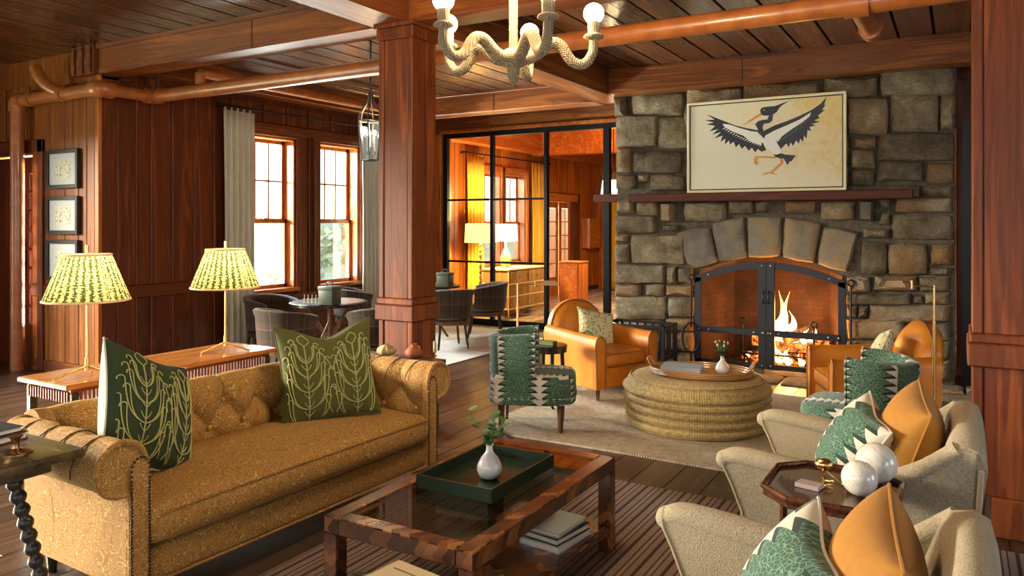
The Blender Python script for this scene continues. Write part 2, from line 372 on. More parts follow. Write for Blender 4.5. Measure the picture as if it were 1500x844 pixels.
window('window_2', *WIN[1], 3, M['trim'], M['trimy'], 'tall sash window beside the hanging lantern')
window('window_3', *FWIN[0], 3, M['trim'], M['trimy'], 'sash window of the far room beside the yellow curtain', M['far'])
window('window_4', *FWIN[1], 3, M['trim'], M['trimy'], 'sash window of the far room behind the white lamp', M['far'])
fd = thing('door_2', None, None, (XW - .1, 15.1, 0), 0, kind='structure'); fd['label'] = 'wooden double door with tall glazed panels in the far room'
for s in (-1, 1):
    lf = MB(); lf.box(-.02, .02, .02 * s, .14 * s, 0, 2.05); lf.box(-.02, .02, .46 * s, .6 * s, 0, 2.05); lf.box(-.02, .02, .14 * s, .46 * s, 0, .4); lf.box(-.02, .02, .14 * s, .46 * s, 1.92, 2.05)
    lo = lf.build('door_leaf', M['far'], fd, 0)
    for i in range(5):
        z = .4 + i * .304; MB().box(-.004, .004, min(.14 * s, .46 * s), max(.14 * s, .46 * s), z + .01, z + .294).build('pane', M['glass'], lo, 0)
        MB().box(-.012, .012, min(.14 * s, .46 * s), max(.14 * s, .46 * s), z - .01, z + .01).build('muntin', M['fary'], lo, 0)
# ================================================================= ceiling: boards with dark joints, beams
ce = struct('ceiling', MB().box(-9.9, 5.6, -4.2, 17.3, CZ + .02, CZ + .12), M['dark'], 'varnished board ceiling between heavy timber beams')
CB = .30
for (y0, y1, x0, x1, mm) in [(1.2, 4.6, -9.3, 1.0, M['ceil']), (4.8, 8.75, -7.4, .9, M['ceil']), (8.9, 10.1, -7.4, -3.6, M['ceil']), (10.3, 17.0, -7.4, -1.2, M['fary'])]:
    x = x0
    while x < x1:
        MB().bbox(x + .011, x + CB - .011, y0, y1, CZ - .016, CZ + .02, .004, 1).build('board', mm, ce, 0); x += CB
sur = MB()
for (x0, x1, y0, y1) in [(-9.9, 5.6, -4.2, 1.2), (1.0, 5.6, 1.2, 10.3)]:
    x = x0
    while x < x1: sur.box(x + .008, min(x + CB - .008, x1), y0, y1, CZ - .012, CZ + .02); x += CB
o = sur.build('board_surround', M['ceil'], ce, 0); o['kind'] = 'stuff'
def beam(label, x0, x1, y0, y1, z0, mat, crown=True, joints=()):
    b = thing('ceiling_beam', label, None, (x0, y0, z0), 0, kind='structure')
    MB().bbox(0, x1 - x0, 0, y1 - y0, 0, CZ - z0, .01, 1).build('beam_body', mat, b, 0)
    if crown:
        e = .025; MB().bbox(-e if x1 - x0 < 1 else 0, x1 - x0 + (e if x1 - x0 < 1 else 0), -e if y1 - y0 < 1 else 0, y1 - y0 + (e if y1 - y0 < 1 else 0), CZ - z0 - .055, CZ - z0 - .012, .006, 1).build('crown_strip', mat, b, 0)
    for j in joints: MB().box(j - .004, j + .004, -.003, .002, .0, CZ - z0 - .06).build('joint', M['dark'], b, 0)
    return b
beam('long crosswise beam running from the wall corner over the wooden column', -7.5, 5.5, 4.55, 4.85, BZ, M['beamx'], joints=(2.25, 6.2))
beam('lengthwise beam resting on the wooden column and ending at the chimney', -3.9, -3.55, -4.1, 8.95, BZ, M['beamy'])
beam('lengthwise beam above the right pillar', .36, .70, -4.1, 8.95, BZ, M['beamy'])
beam('dark crosswise beam above the stone chimney', -3.55, 5.5, 8.30, 8.60, BZ + .0, M['beamx'], joints=(1.55,))
beam('crosswise beam in front of the glass partition', -7.5, -3.9, 8.75, 9.05, BZ, M['beamx'], joints=(2.1,))
beam('wall beam above the curtain rod of the two tall windows', -7.56, -7.3, 4.85, 10.1, 3.16, M['beamy'], False)
beam('crosswise beam of the far room', -7.5, -1.2, 13.6, 13.9, 2.95, M['fary'] , False)
beam('lengthwise wall beam of the far room', -7.5, -7.25, 10.35, 17.0, 2.98, M['fary'], False)
b = thing('ceiling_beam', 'corner beam return above the framed prints', None, (-7.5, 4.5, BZ), 0, kind='structure')
MB().bbox(-.38, -.0, 0, .3, 0, .3, .01, 1).build('beam_body', M['beamx'], b, 0)
for x in (-.02, -.16, -.30): MB().bbox(x - .04, x, -.03, 0, .0, .27, .01, 1).build('corner_strip', M['beamx'], b, 0)
# partition header
hd = struct('trim_1', MB().box(-7.5, -3.5, 10.05, 10.35, 3.02, CZ), M['beamx'], 'timber header beam over the glass partition')
MB().bbox(-7.52, -7.20, 10.05, 10.35, 0, 3.02, .008, 1).build('jamb_post', M['far'], hd, 0)
MB().bbox(-7.2, -3.5, 10.0, 10.05, 3.02, 3.07, .006, 1).build('moulding', M['fary'], hd, 0)
# ================================================================= columns
def column(label, x0, x1, y0, y1, cap):
    c = thing('wood_column', label, None, ((x0 + x1) / 2, (y0 + y1) / 2, 0), 0, kind='structure'); a = (x1 - x0) / 2; d = (y1 - y0) / 2
    MB().box(-a + .02, a - .02, -d + .02, d - .02, 0, BZ).build('core', M['col'], c, 0)
    for z0, z1 in ((.20, .86), (1.03, 2.98 if cap else 3.1)):
        for sx in (-1, 1):
            MB().bbox(min(sx * a, sx * (a - .045)), max(sx * a, sx * (a - .045)), -d, d, z0, z1, .005, 1).build('corner_board', M['col'], c, 0)
        MB().bbox(-a + .05, a - .05, -d + .008, d - .008, z0, z1, .004, 1).build('face_board', M['col'], c, 0)
    for z0, z1, e in ((.86, .98, .022), (.98, 1.03, .012), (0, .20, .02)): MB().bbox(-a - e, a + e, -d - e, d + e, z0, z1, .008, 1).build('band', M['col'], c, 0)
    if cap: MB().bbox(-a - .015, a + .015, -d - .015, d + .015, 2.98, 3.07, .008, 1).build('cap', M['col'], c, 0); MB().bbox(-a - .03, a + .03, -d - .03, d + .03, 3.07, 3.1, .004, 1).build('cap', M['col'], c, 0)
column('square panelled wooden column behind the tufted sofa', -3.82, -3.50, 4.52, 4.82, True)
column('broad panelled wooden pillar right of the stone chimney', .06, .52, 4.60, 5.02, False)
# ================================================================= glass partition in black steel
gp = thing('glass_partition', 'black steel framed glass partition left of the chimney', 'partition', (-7.2, 10.15, 0))
PX = [0.03, .92, 1.87, 2.85, 3.6]
for i, x in enumerate(PX): MB().bbox(x - (.05 if i in (0, 3) else .028), x + (.05 if i in (0, 3) else .028), -.04, .04, 0, 2.98, .005, 1).build('mullion', M['black'], gp, 0)
MB().bbox(0, 3.63, -.045, .045, 2.95, 3.02, .005, 1).build('top_rail', M['black'], gp, 0)
for i in range(2):
    p, q = PX[i] + .03, PX[i + 1] - .03
    MB().bbox(p, q, -.035, .035, .0, .09, .004, 1).build('bottom_rail', M['black'], gp, 0)
    for z in (.98, 1.96): MB().bbox(p, q, -.02, .02, z - .016, z + .016, .003, 1).build('bar', M['black'], gp, 0)
    for z0, z1 in ((.09, .964), (.996, 1.944), (1.976, 2.95)): MB().box(p, q, -.004, .004, z0, z1).build('pane', M['glass'], gp, 0)
# right of the chimney: dark doorway with black steel frame
rw = struct('wall_back_right', MB().box(-.02, 5.5, 9.3, 9.5, 0, CZ), M['wall'], 'dark timber wall right of the stone chimney')
for i in range(6): MB().bbox(-.02 + i * .3, .27 + i * .3, 9.28, 9.30, .1, 3.1, .005, 1).build('board', M['wall'], rw, 0)
struct('trim_2', MB().box(.03, .12, 8.72, 8.8, 0, 2.6), M['black'], 'black steel door frame right of the chimney')
# ================================================================= painted pipe
pp = thing('service_pipe', 'copper painted service pipe running below the ceiling beams', 'pipe', (0, 0, 0))
PZ = 2.92
MB().tube([(-8.83, 4.46, 0), (-8.83, 4.46, PZ - .1)], .068, 16).build('riser', M['pipe'], pp)
MB().tube(spline([(-8.83, 4.46, PZ - .12), (-8.83, 4.46, PZ - .05), (-8.80, 4.46, PZ), (-8.70, 4.46, PZ)], 5), .082, 16).build('elbow', M['pipe'], pp)
MB().tube([(-8.72, 4.46, PZ), (-7.35, 4.46, PZ)], .066, 16).build('run', M['pipe'], pp)
MB().tube(spline([(-7.42, 4.46, PZ), (-7.34, 4.46, PZ), (-7.30, 4.50, PZ), (-7.30, 4.58, PZ)], 5), .085, 16).build('elbow', M['pipe'], pp)
MB().tube([(-7.30, 4.55, PZ), (-7.30, 4.98, PZ)], .062, 16).build('run', M['pipe'], pp)
MB().tube(spline([(-7.30, 4.93, PZ), (-7.29, 5.01, PZ), (-7.25, 5.03, PZ), (-7.17, 5.03, PZ)], 5), .08, 16).build('elbow', M['pipe'], pp)
MB().tube([(-7.2, 5.03, PZ), (2.5, 5.03, PZ)], .068, 16).build('run', M['pipe'], pp)
for x in (-8.55, -7.95): MB().tube([(x - .03, 4.46, PZ), (x + .03, 4.46, PZ)], .08, 16).build('collar', M['pipe'], pp)
MB().tube(spline([(-7.95, 4.46, PZ), (-8.1, 4.4, PZ + .08), (-8.2, 4.36, PZ + .18), (-8.28, 4.36, PZ + .28)], 5), .062, 14).build('branch', M['pipe'], pp)
MB().tube([(-7.24, 5.03, PZ + .03), (-7.24, 5.03, 3.3)], .012, 8).build('hanger_rod', M['iron'], pp)
MB().tube([(-6.75, 5.18, PZ - .02), (-6.75, 5.18, PZ + .22)], .05, 12).build('branch', M['pipe'], pp)
MB().tube([(-6.75, 5.18, PZ + .22), (-6.75, 8.6, PZ + .22)], .05, 12).build('branch', M['pipe'], pp)
xb = float(onY(1255, 2, 5.03)[0])
MB().tube([(xb - .07, 5.03, PZ), (xb + .07, 5.03, PZ)], .085, 16).build('collar', M['pipe'], pp)
MB().tube([(xb, 5.0, PZ - .01), (xb + .02, 5.62, PZ - .02)], .06, 16).build('branch', M['pipe'], pp)
MB().tube([(xb + .02, 5.60, PZ - .02), (xb + .022, 5.72, PZ - .02)], .075, 16).build('end_cap', M['pipe'], pp)
# ================================================================= stone fireplace
t = NT('field_stone'); v = shift_rand(t, t.coord(), 9)
n1 = t.noise(v, 5, 6, .65)[0]; n2 = t.noise(v, 38, 4, .7)[0]; n3 = t.noise(v, 2.2, 3)[0]
basec = t.ramp(n1, [(.28, (.10, .075, .045)), (.5, (.27, .21, .13)), (.74, (.48, .40, .27))])
rust = t.mix(t.math('MULTIPLY', t.math('GREATER_THAN', t.rand(), .62), t.ramp(n3, [(.42, (0, 0, 0)), (.62, (.75, .75, .75))])), basec, (.26, .135, .05))
vv = t.math('ADD', .60, t.math('MULTIPLY', t.rand(), .72)); vv = t.math('MULTIPLY', vv, t.math('ADD', .65, t.math('MULTIPLY', n2, .7)))
t.bump(t.math('ADD', n1, t.math('MULTIPLY', n2, .8)), 1.0, .05)
M['stone'] = t.p(Base_Color=t.node('ShaderNodeHueSaturation', i_Value=vv, i_Saturation=1.0, i_Color=rust).outputs[0], Roughness=.85, Specular_IOR_Level=.25)
t = NT('arch_stone'); v = shift_rand(t, t.coord(), 9); n1 = t.noise(v, 4, 5, .6)[0]; n2 = t.noise(v, 50, 4, .7)[0]
c = t.ramp(t.math('ADD', n1, t.math('MULTIPLY', t.math('SUBTRACT', t.rand(), .5), .5)), [(.3, (.11, .095, .075)), (.55, (.20, .165, .115)), (.8, (.32, .20, .075))])
t.bump(t.math('ADD', n1, t.math('MULTIPLY', n2, .4)), .6, .012)
M['arch'] = t.p(Base_Color=t.node('ShaderNodeHueSaturation', i_Value=t.math('ADD', .55, t.math('MULTIPLY', n2, .8)), i_Color=c).outputs[0], Roughness=.8)
t = NT('mortar'); n1 = t.noise(t.coord(), 14, 5, .7)[0]; t.bump(n1, .8, .02)
M['mortar'] = t.p(Base_Color=t.ramp(n1, [(.3, (.055, .044, .030)), (.7, (.15, .125, .088))]), Roughness=.95)
YC = 8.60
fp = thing('stone_fireplace', 'rough fieldstone chimney breast with arched firebox and timber mantel', 'fireplace', (-1.8, YC, 0))
FX = fp.location.x
def L2(px, py, Y=YC): p = onY(px, py, Y); return float(p[0]) - FX, float(p[2])
XL, XR = L2(903, 140)[0], L2(1398, 95)[0]
ZT = 3.14
# arch outline read off the photograph
AL, AR = L2(1019, 470)[0] + .04, L2(1238, 470)[0] - .03
ac = (AL + AR) / 2; ar = (AR - AL) / 2
def archz(x): u = (x - ac) / ar; return 1.04 + .17 * (1 - u * u)
arc = [(AR + (AL - AR) * i / 14, archz(AR + (AL - AR) * i / 14)) for i in range(15)]
core = MB().prism([(XL, 0), (XL, ZT), (XR, ZT), (XR, 0), (AR, 0)] + arc + [(AL, 0)], .03, .75)
core.build('mortar_core', M['mortar'], fp, 0)
def stone(name, poly, mat, d=.05, bulge=.02, jit=.006, par=fp, inset=.022):
    P = [np.array(p) for p in poly]; c = sum(P) / len(P); out = []
    for i, a in enumerate(P):
        b = P[(i + 1) % len(P)]; L = np.linalg.norm(b - a); n = max(1, int(L / .11))
        for k in range(n):
            q = a + (b - a) * k / n
            if k == 0: q = q + (c - q) / np.linalg.norm(c - q) * random.uniform(.004, .022)
            out.append(q + np.array([random.uniform(-jit, jit), random.uniform(-jit, jit)]))
    n = len(out); vs = []
    def ring(s, y):
        for q in out: e = c - q; vs.append((*(q + e / max(np.linalg.norm(e), 1e-6) * s)[[0]], y + random.uniform(-.004, .004), (q + e / max(np.linalg.norm(e), 1e-6) * s)[1]))
    ring(0, .05); ring(0, -d * .45); ring(inset, -d); ring(inset + .35 * min(np.ptp([p[0] for p in out]), np.ptp([p[1] for p in out])) * .6, -d - bulge * random.uniform(.2, 1))
    vs.append((c[0], -d - bulge * random.uniform(.3, 1.1), c[1])); fs = []
    for r in range(3):
        for j in range(n): fs.append((r * n + j, r * n + (j + 1) % n, (r + 1) * n + (j + 1) % n, (r + 1) * n + j))
    for j in range(n): fs.append((3 * n + j, 3 * n + (j + 1) % n, 4 * n))
    return MB().add(vs, fs).build(name, mat, par, 50)
STONES = '''902,141,917,173 926,137,1001,169 1006,131,1087,152 904,170,963,214 965,173,1010,217 905,216,925,252 928,223,999,253 903,257,934,277
953,257,1003,279 935,255,951,267 1090,124,1200,152 1205,115,1287,143 1291,101,1397,140 1243,145,1300,198 1305,139,1375,194 1378,137,1398,191 1247,202,1284,217
1288,196,1398,235 1245,220,1283,248 1286,237,1351,265 1356,239,1397,269 1246,250,1283,272 1004,155,1120,200 1124,150,1240,200 1010,203,1090,240 1094,203,1180,240
1184,203,1242,240 1006,243,1070,274 1074,243,1150,272 1154,243,1243,270 904,294,931,312 934,294,966,316 902,317,962,341 1004,297,1065,324 1069,294,1105,313
1107,294,1126,312 972,329,997,339 902,344,921,355 902,358,923,386 926,345,1004,386 1150,294,1194,313 1203,295,1254,322 1286,291,1305,307 1288,309,1305,331
1312,290,1394,311 1300,272,1347,288 1350,272,1394,288 1307,315,1395,350 1264,335,1305,349 1263,353,1300,402 1301,357,1358,402 1365,356,1394,389 1361,392,1393,403
1241,405,1275,428 1279,405,1344,425 1347,406,1392,426 1239,431,1336,446 1338,433,1353,446 1355,429,1392,445 1240,447,1256,464 1258,447,1271,466 1273,447,1393,471
1240,468,1326,496 1328,474,1393,498 1240,499,1320,528 1323,501,1393,525 1240,531,1318,560 1320,528,1393,556 901,389,976,415 978,390,992,417 994,391,1015,415
901,417,938,433 946,417,974,433 976,418,1015,433 903,435,977,467 980,436,1016,464 975,467,1016,484 903,470,972,500 975,487,1016,514 903,503,972,534 975,517,1016,545
1095,126,1200,126'''
for tok in STONES.split():
    a, b, c, d = map(float, tok.split(','))
    if d - b < 3: continue
    q = [L2(a - .7, d + .6), L2(c + .7, d + .6), L2(c + .7, b - .6), L2(a - .7, b - .6)]
    stone('stone', q, M['stone'], random.uniform(.04, .075), .03)
VOUS = [[(992, 341), (1021.5, 330), (1041, 335), (1051, 384), (1018, 394), (1007, 388)], [(1043, 326), (1091, 317), (1094, 379), (1054, 384)], [(1095, 317), (1146, 317), (1143, 378), (1097, 378)],
        [(1150, 317), (1203, 327), (1193, 386), (1147, 379)], [(1207, 330), (1259, 341), (1240, 400), (1197, 388)]]
for q in VOUS: stone('arch_stone', [L2(*p) for p in q], M['arch'], .05, .012)
# mantel: dark red timber shelf on two stone corbels
ym = -.26
def Lm(px, py): return L2(px, py, YC + ym)
mx0, mx1 = Lm(919, 287)[0], Lm(1337, 281)[0]
M['mantel'] = wood('mantel_wood', (.045, .010, .006), (.12, .022, .008), (.21, .045, .016), 0, rough=.55, coat=0)
mz0, mz1 = 1.835, 1.925
MB().bbox(mx0, mx1, ym, .02, mz0, mz1, .008, 1).build('mantel_shelf', M['mantel'], fp, 0)
for pa, pb in ((967, 983), (1258, 1279)):
    x0, x1 = L2(pa, 310, YC - .13)[0], L2(pb, 310, YC - .13)[0]
    stone('corbel', [(x0, 1.60), (x1, 1.60), (x1, mz0), (x0, mz0)], M['arch'], .15, .01, .003)
# firebox: back, sides, floor in sooty brick
t = NT('soot_brick'); v = t.coord(); bk = t.node('ShaderNodeTexBrick', i_Vector=t.mapping(v, rot=(R(90), 0, 0)), i_Scale=4.2, i_Color1=(.15, .06, .03, 1), i_Color2=(.115, .048, .026, 1), i_Mortar=(.085, .04, .022, 1)).outputs
n1 = t.noise(v, 3, 4)[0]
t.bump(bk[1], .3, .01); M['brick'] = t.p(Base_Color=t.mix(t.ramp(n1, [(.4, (0, 0, 0)), (.65, (.8, .8, .8))]), bk[0], (.05, .025, .015)), Roughness=.9)
fb = MB(); fb.add([(AL - .01, .03, 0), (AL + .22, .72, 0), (AL + .22, .72, 1.3), (AL - .01, .03, 1.3)], [(0, 1, 2, 3)]); fb.add([(AR + .01, .03, 0), (AR - .22, .72, 0), (AR - .22, .72, 1.3), (AR + .01, .03, 1.3)], [(3, 2, 1, 0)])
fb.add([(AL + .22, .72, 0), (AR - .22, .72, 0), (AR - .22, .72, 1.3), (AL + .22, .72, 1.3)], [(0, 1, 2, 3)]); fb.add([(AL - .02, .03, 1.25), (AR + .02, .03, 1.25), (AR - .22, .72, 1.3), (AL + .22, .72, 1.3)], [(0, 1, 2, 3)])
fb.add([(AL - .02, -.02, .012), (AR + .02, -.02, .012), (AR - .22, .72, .012), (AL + .22, .72, .012)], [(0, 1, 2, 3)])
fb.build('firebox', M['brick'], fp, 0, recalc=False)
# stone hearth paving in front
hs = thing('hearth', 'flat stone hearth paving in front of the fire screen', None, (-1.8, YC, 0), 0, kind='structure')
for i in range(7):
    for j in range(2):
        x0 = -2.9 + i * .46 + (.2 if j else 0) - FX; y0 = -.78 + j * .40
        st = stone('hearth_stone', [(x0, y0), (x0 + .44, y0), (x0 + .44, y0 + .38), (x0, y0 + .38)], M['stone'], .015, .004, .008, hs, .01)
        st.rotation_euler = (R(-90), 0, 0); st.scale = (1, 1, 1)
for st in [c for c in hs.children if c.name.startswith('hearth_stone')]:
    for vtx in st.data.vertices: x, y, z = vtx.co; vtx.co = (x, z, max(0.001, .012 + min(0.0, y) * -.6 - (0 if y < 0 else .011)))
    st.rotation_euler = (0, 0, 0)
# ================================================================= fire screen with two hinged doors
fs = thing('fireplace_screen', 'arched black iron fire screen with two riveted doors', 'fire screen', (-1.8, YC - .1, 0.0))
def Ls(px, py): p = onY(px, py, YC - .1); return float(p[0]) + 1.8, float(p[2])
sL, sR = Ls(1018, 470)[0], Ls(1239, 470)[0]; sc_ = (sL + sR) / 2; sr_ = (sR - sL) / 2; SB = .02
def sz(x): u = (x - sc_) / sr_; return .99 + .185 * (1 - u * u)
th = .016
up = [(sL + (sR - sL) * i / 20, sz(sL + (sR - sL) * i / 20)) for i in range(21)]; lo = [(x, z - .075) for x, z in up][::-1]
MB().prism(up + lo, -th, th).build('arch_band', M['iron'], fs, 0)
for x in (sL, sR - .075): MB().bbox(x, x + .075, -th, th, SB, sz(x + .037) - .02, .003, 1).build('side_bar', M['iron'], fs, 0)
MB().bbox(sL, sR, -th, th, SB, SB + .055, .003, 1).build('bottom_bar', M['iron'], fs, 0)
scr = NT('screen_mesh'); tr = scr.node('ShaderNodeBsdfTransparent', i_Color=(.86, .84, .82)); df = scr.node('ShaderNodeBsdfDiffuse', i_Color=(.02, .02, .02))
mx = scr.node('ShaderNodeMixShader', i_0=.12, i_1=tr.outputs[0], i_2=df.outputs[0]); scr.t.links.new(mx.outputs[0], scr.out.inputs[0])
for s in (-1, 1):
    d = MB().bbox(sc_ + (.0008 if s > 0 else -.085), sc_ + (.085 if s > 0 else -.0008), -th - .012, th - .004, SB + .02, sz(sc_) - .005, .003, 1).build('door', M['iron'], fs, 0)
    tag(d, 'iron door leaf with mesh panel')
    xa, xb_ = (sL + .075, sc_ - .04) if s < 0 else (sc_ + .04, sR - .075)
    MB().bbox(xa - .02, xb_ + .02, -th - .014, -th, .375, .445, .003, 1).build('cross_bar', M['iron'], d, 0)
    pts = [(xa, SB + .055), (xb_, SB + .055)] + [(xb_ + (xa - xb_) * i / 8, sz(xb_ + (xa - xb_) * i / 8) - .07) for i in range(9)]
    MB().prism(pts, -.003, .003).build('mesh_panel', scr.m, d, 0)
    MB().tube(spline([(sc_ + s * .028, -.03, .86), (sc_ + s * .028, -.065, .83), (sc_ + s * .028, -.065, .76), (sc_ + s * .028, -.03, .73)], 4), .008, 8).build('handle', M['iron'], d)
    for k in range(6):
        x = xa + (xb_ - xa) * (.06 + (k % 2) * .0 if k < 2 else .94) ; z = [.41, .41, .41, .41, .41, .41][k]
    rv = MB()
    for x, z in [(xa - .02, .41), (xa + .09, .41), (xb_ - .09, .41), (xb_ + .01, .41), (sc_ + s * .045, sz(sc_) - .04), (sc_ + s * .045, .06), (sc_ + s * .045, .41), (xa + .08 if s < 0 else xb_ - .08, sz(xa + .08 if s < 0 else xb_ - .08) - .038)]: rv.ball((x, -th - .014, z), .0095, 8, 5)
    rvt = rv.build('rivet', plain('rivet_steel' + str(s), (.45, .43, .4), .3, .9), d); rvt['kind'] = 'stuff'
# ================================================================= fire, logs, andirons
t = NT('log_bark'); n1 = t.noise(t.mapping(t.coord(), (30, 30, 4)), 1, 5)[0]; t.bump(n1, .8, .02)
M['log'] = t.p(Base_Color=t.ramp(n1, [(.3, (.025, .014, .009)), (.7, (.14, .075, .04))]), Roughness=.95)
t = NT('ember'); n1 = t.noise(t.coord(), 22, 4)[0]
M['ember'] = t.p(Base_Color=(.03, .02, .015), Roughness=.9, Emission_Color=t.ramp(n1, [(.4, (0, 0, 0)), (.55, (1, .16, .02)), (.75, (1, .5, .12))]), Emission_Strength=2.6)
fx0 = float(onY(1158, 450, YC + .28)[0])
def log(p, q, r, nm='fire_log', lab='', m=None):
    P, Q = Vector(p), Vector(q); c = (P + Q) / 2; l = thing(nm, lab, 'log', c, group=None)
    mb = MB(); n = 7; pts = [(P - c) + (Q - P) * i / n + Vector((random.uniform(-1, 1), random.uniform(-1, 1), random.uniform(-1, 1))) * r * .12 for i in range(n + 1)]
    mb.tube(pts, [r * random.uniform(.9, 1.08) for _ in pts], 10); mb.build('bark', m or M['log'], l)
    for e, d in ((0, -1), (-1, 1)):
        ax = (Q - P).normalized() * d; MB().tube([pts[e] - ax * .002, pts[e] + ax * .003], r * .93, 10).build('cut_end', plain('log_end', (.30, .16, .07), .9) if 'log_end' not in bpy.data.materials else bpy.data.materials['log_end'], l)
    return l
log((fx0 - .42, YC + .38, .26), (fx0 + .38, YC + .42, .28), .075, lab='thick charred log lying across the back of the grate', m=M['ember'])
log((fx0 - .30, YC + .22, .23), (fx0 + .42, YC + .30, .22), .06, lab='split log lying across the front of the grate', m=M['ember'])
log((fx0 - .02, YC + .16, .33), (fx0 + .24, YC + .46, .41), .065, lab='short log leaning on top of the burning pile')
log((fx0 - .25, YC + .40, .40), (fx0 + .12, YC + .26, .36), .05, lab='thin log balanced crosswise over the burning pile', m=M['ember'])
em = MB()
for i in range(110): em.ball((random.uniform(-.5, .62), random.uniform(.12, .5), random.uniform(.03, .12)), random.uniform(.012, .035), 6, 4, 1.3, 1, .7)
tag(em.build('ember_bed', M['ember'], None, 35, loc=(fx0, YC, 0)), 'bed of glowing embers below the fire grate', 'embers', kind='stuff')
gr = thing('fire_grate', 'low black iron fire grate under the burning logs', 'grate', (fx0 + .03, YC, 0))
for i in range(9): x = -.52 + i * .13; MB().tube([(x, .1, .12), (x, .12, .15), (x, .5, .15)], .011, 6).build('grate_bar', M['black'], gr)
for y in (.14, .46):
    MB().tube([(-.54, y, .135), (.54, y, .135)], .012, 6).build('cross_bar', M['black'], gr)
    for s in (-.5, .5): MB().tube([(s, y, 0.012), (s, y, .135)], .012, 6).build('leg', M['black'], gr)
for i, px in enumerate((1087, 1192)):
    x = float(onY(px, 490, YC + .1)[0]); a = thing('andiron', ['iron andiron with ring finial beside the cold end of the hearth', 'iron andiron with ring finial beside the flames'][i], 'andiron', (x, YC + .1, 0))
    MB().tube(spline([(-.1, -.03, .012), (-.06, -.02, .10), (0, 0, .13), (.06, -.02, .10), (.1, -.03, .012)], 4), .013, 8).build('foot', M['black'], a)
    MB().tube([(0, 0, .12), (0, 0, .47)], .012, 8).build('post', M['black'], a)
    MB().tube([(.032 * math.cos(k * math.pi / 8), 0, .50 + .032 * math.sin(k * math.pi / 8)) for k in range(16)], .009, 8, closed=True).build('ring', M['black'], a)
    MB().tube([(0, 0, .13), (0, .36, .13), (0, .36, .012)], .011, 6).build('log_rest', M['black'], a)
t = NT('flame'); z = t.xyz(t.coord())[2]; n1 = t.noise(t.mapping(t.coord(), (9, 9, 4)), 1, 3)[0]
f = t.math('ADD', t.math('MULTIPLY', z, 1.5), t.math('MULTIPLY', t.math('SUBTRACT', n1, .5), .5))
colr = t.ramp(f, [(.0, (1, .62, .16)), (.25, (1, .80, .38)), (.6, (1, .50, .10)), (.95, (1, .20, .02))])
e = t.node('ShaderNodeEmission', i_Color=colr, i_Strength=14.0); tr = t.node('ShaderNodeBsdfTransparent'); lw = t.node('ShaderNodeLayerWeight', i_Blend=.35).outputs[1]
mx = t.node('ShaderNodeMixShader', i_0=t.math('SUBTRACT', 1.0, t.math('POWER', lw, 1.6), clamp=True), i_1=tr.outputs[0], i_2=e.outputs[0]); t.t.links.new(mx.outputs[0], t.out.inputs[0]); M['flame'] = t.m
fire = thing('fire', 'bright orange and white flames rising from the burning logs', 'fire', (fx0 - .02, YC + .30, .24))
def tongue(x, y, h, w, ph, z0=0, tw=.05):
    mb = MB(); n = 12
    def fn(u, v):
        a = 2 * math.pi * u; s = v; r = w * (math.sin(math.pi * min(1, s * .92 + .12)) ** .8) * (1 - s) ** .55 + .001
        return (x + r * math.cos(a) * (1 + .2 * math.sin(2 * a + ph + 5 * s)) + tw * math.sin(4.5 * s + ph) * s, y + .7 * r * math.sin(a), z0 + h * s)
    mb.grid(12, n, fn, cu=True); mb.build('flame_tongue', M['flame'], fire, 180)
for a in [(-.07, 0, .50, .050, 0, .10, .04), (-.03, .02, .57, .045, 2.6, .02, .05), (-.11, .02, .40, .05, 4.0, .03, .05), (.015, -.01, .36, .05, 5.2, .02, .06), (-.02, .03, .34, .10, 1.4), (-.12, -.03, .30, .07, 2.2), (.05, -.04, .24, .06, .6, .0, .04), (.17, -.06, .17, .05, 3.1, .03), (.24, 0, .20, .045, 4.2, .0), (-.08, -.12, .20, .06, .9, -.19), (.02, -.14, .18, .055, 2.0, -.2), (.16, -.13, .13, .05, 1.2, -.2), (-.18, -.1, .12, .045, 5.0, -.2), (.30, -.1, .12, .04, .2, -.2), (-.32, -.05, .07, .035, .4, -.17), (-.42, -.05, .06, .03, 2.4, -.17)]: tongue(*a)
def point(name, loc, power, col, r=.05):
    l = bpy.data.lights.new(name, 'POINT'); l.energy = power; l.color = col; l.shadow_soft_size = r
    o = bpy.data.objects.new(name, l); COL.objects.link(o); o.location = loc; return o
point('fire_light', (fx0 - .02, YC + .26, .62), 30, (1, .42, .10), .14)
point('fire_light_front', (fx0 + .05, YC + .06, .34), 34, (1, .45, .12), .12)
# ================================================================= tools and log rack
for i, (px, lab) in enumerate([(1012, 'long iron fire tool with wide loop leaning left of the screen'), (1246, 'slim iron poker with ring handle leaning right of the screen')]):
    a = thing('fire_tool', lab, 'fire tool', (float(onY(px, 450, YC - .13)[0]), YC - .12, 0))
    MB().tube(spline([(0, 0, .02 if i else .42), (.0, .0, .6), (.0, .01, .95)], 4), .011, 8).build('shaft', M['black'], a)
    if i == 0:
        MB().tube([(.10 * math.sin(k * math.pi / 10), -.005, .30 + .17 * math.cos(k * math.pi / 10)) for k in range(20)], .012, 8, closed=True).build('loop', M['black'], a)
        MB().tube([(0, 0, .14), (0, 0, 0)], .011, 8).build('tip', M['black'], a)
    MB().tube([(.028 * math.sin(k * math.pi / 8), .01, .98 + .03 * math.cos(k * math.pi / 8)) for k in range(16)], .008, 8, closed=True).build('ring_handle', M['black'], a)
lr = thing('log_rack', 'black iron log basket standing left of the fire screen', 'log basket', (float(onY(936, 480, 8.05)[0]), 8.05, 0))
zt = float(onY(890, 472, 7.9)[2])
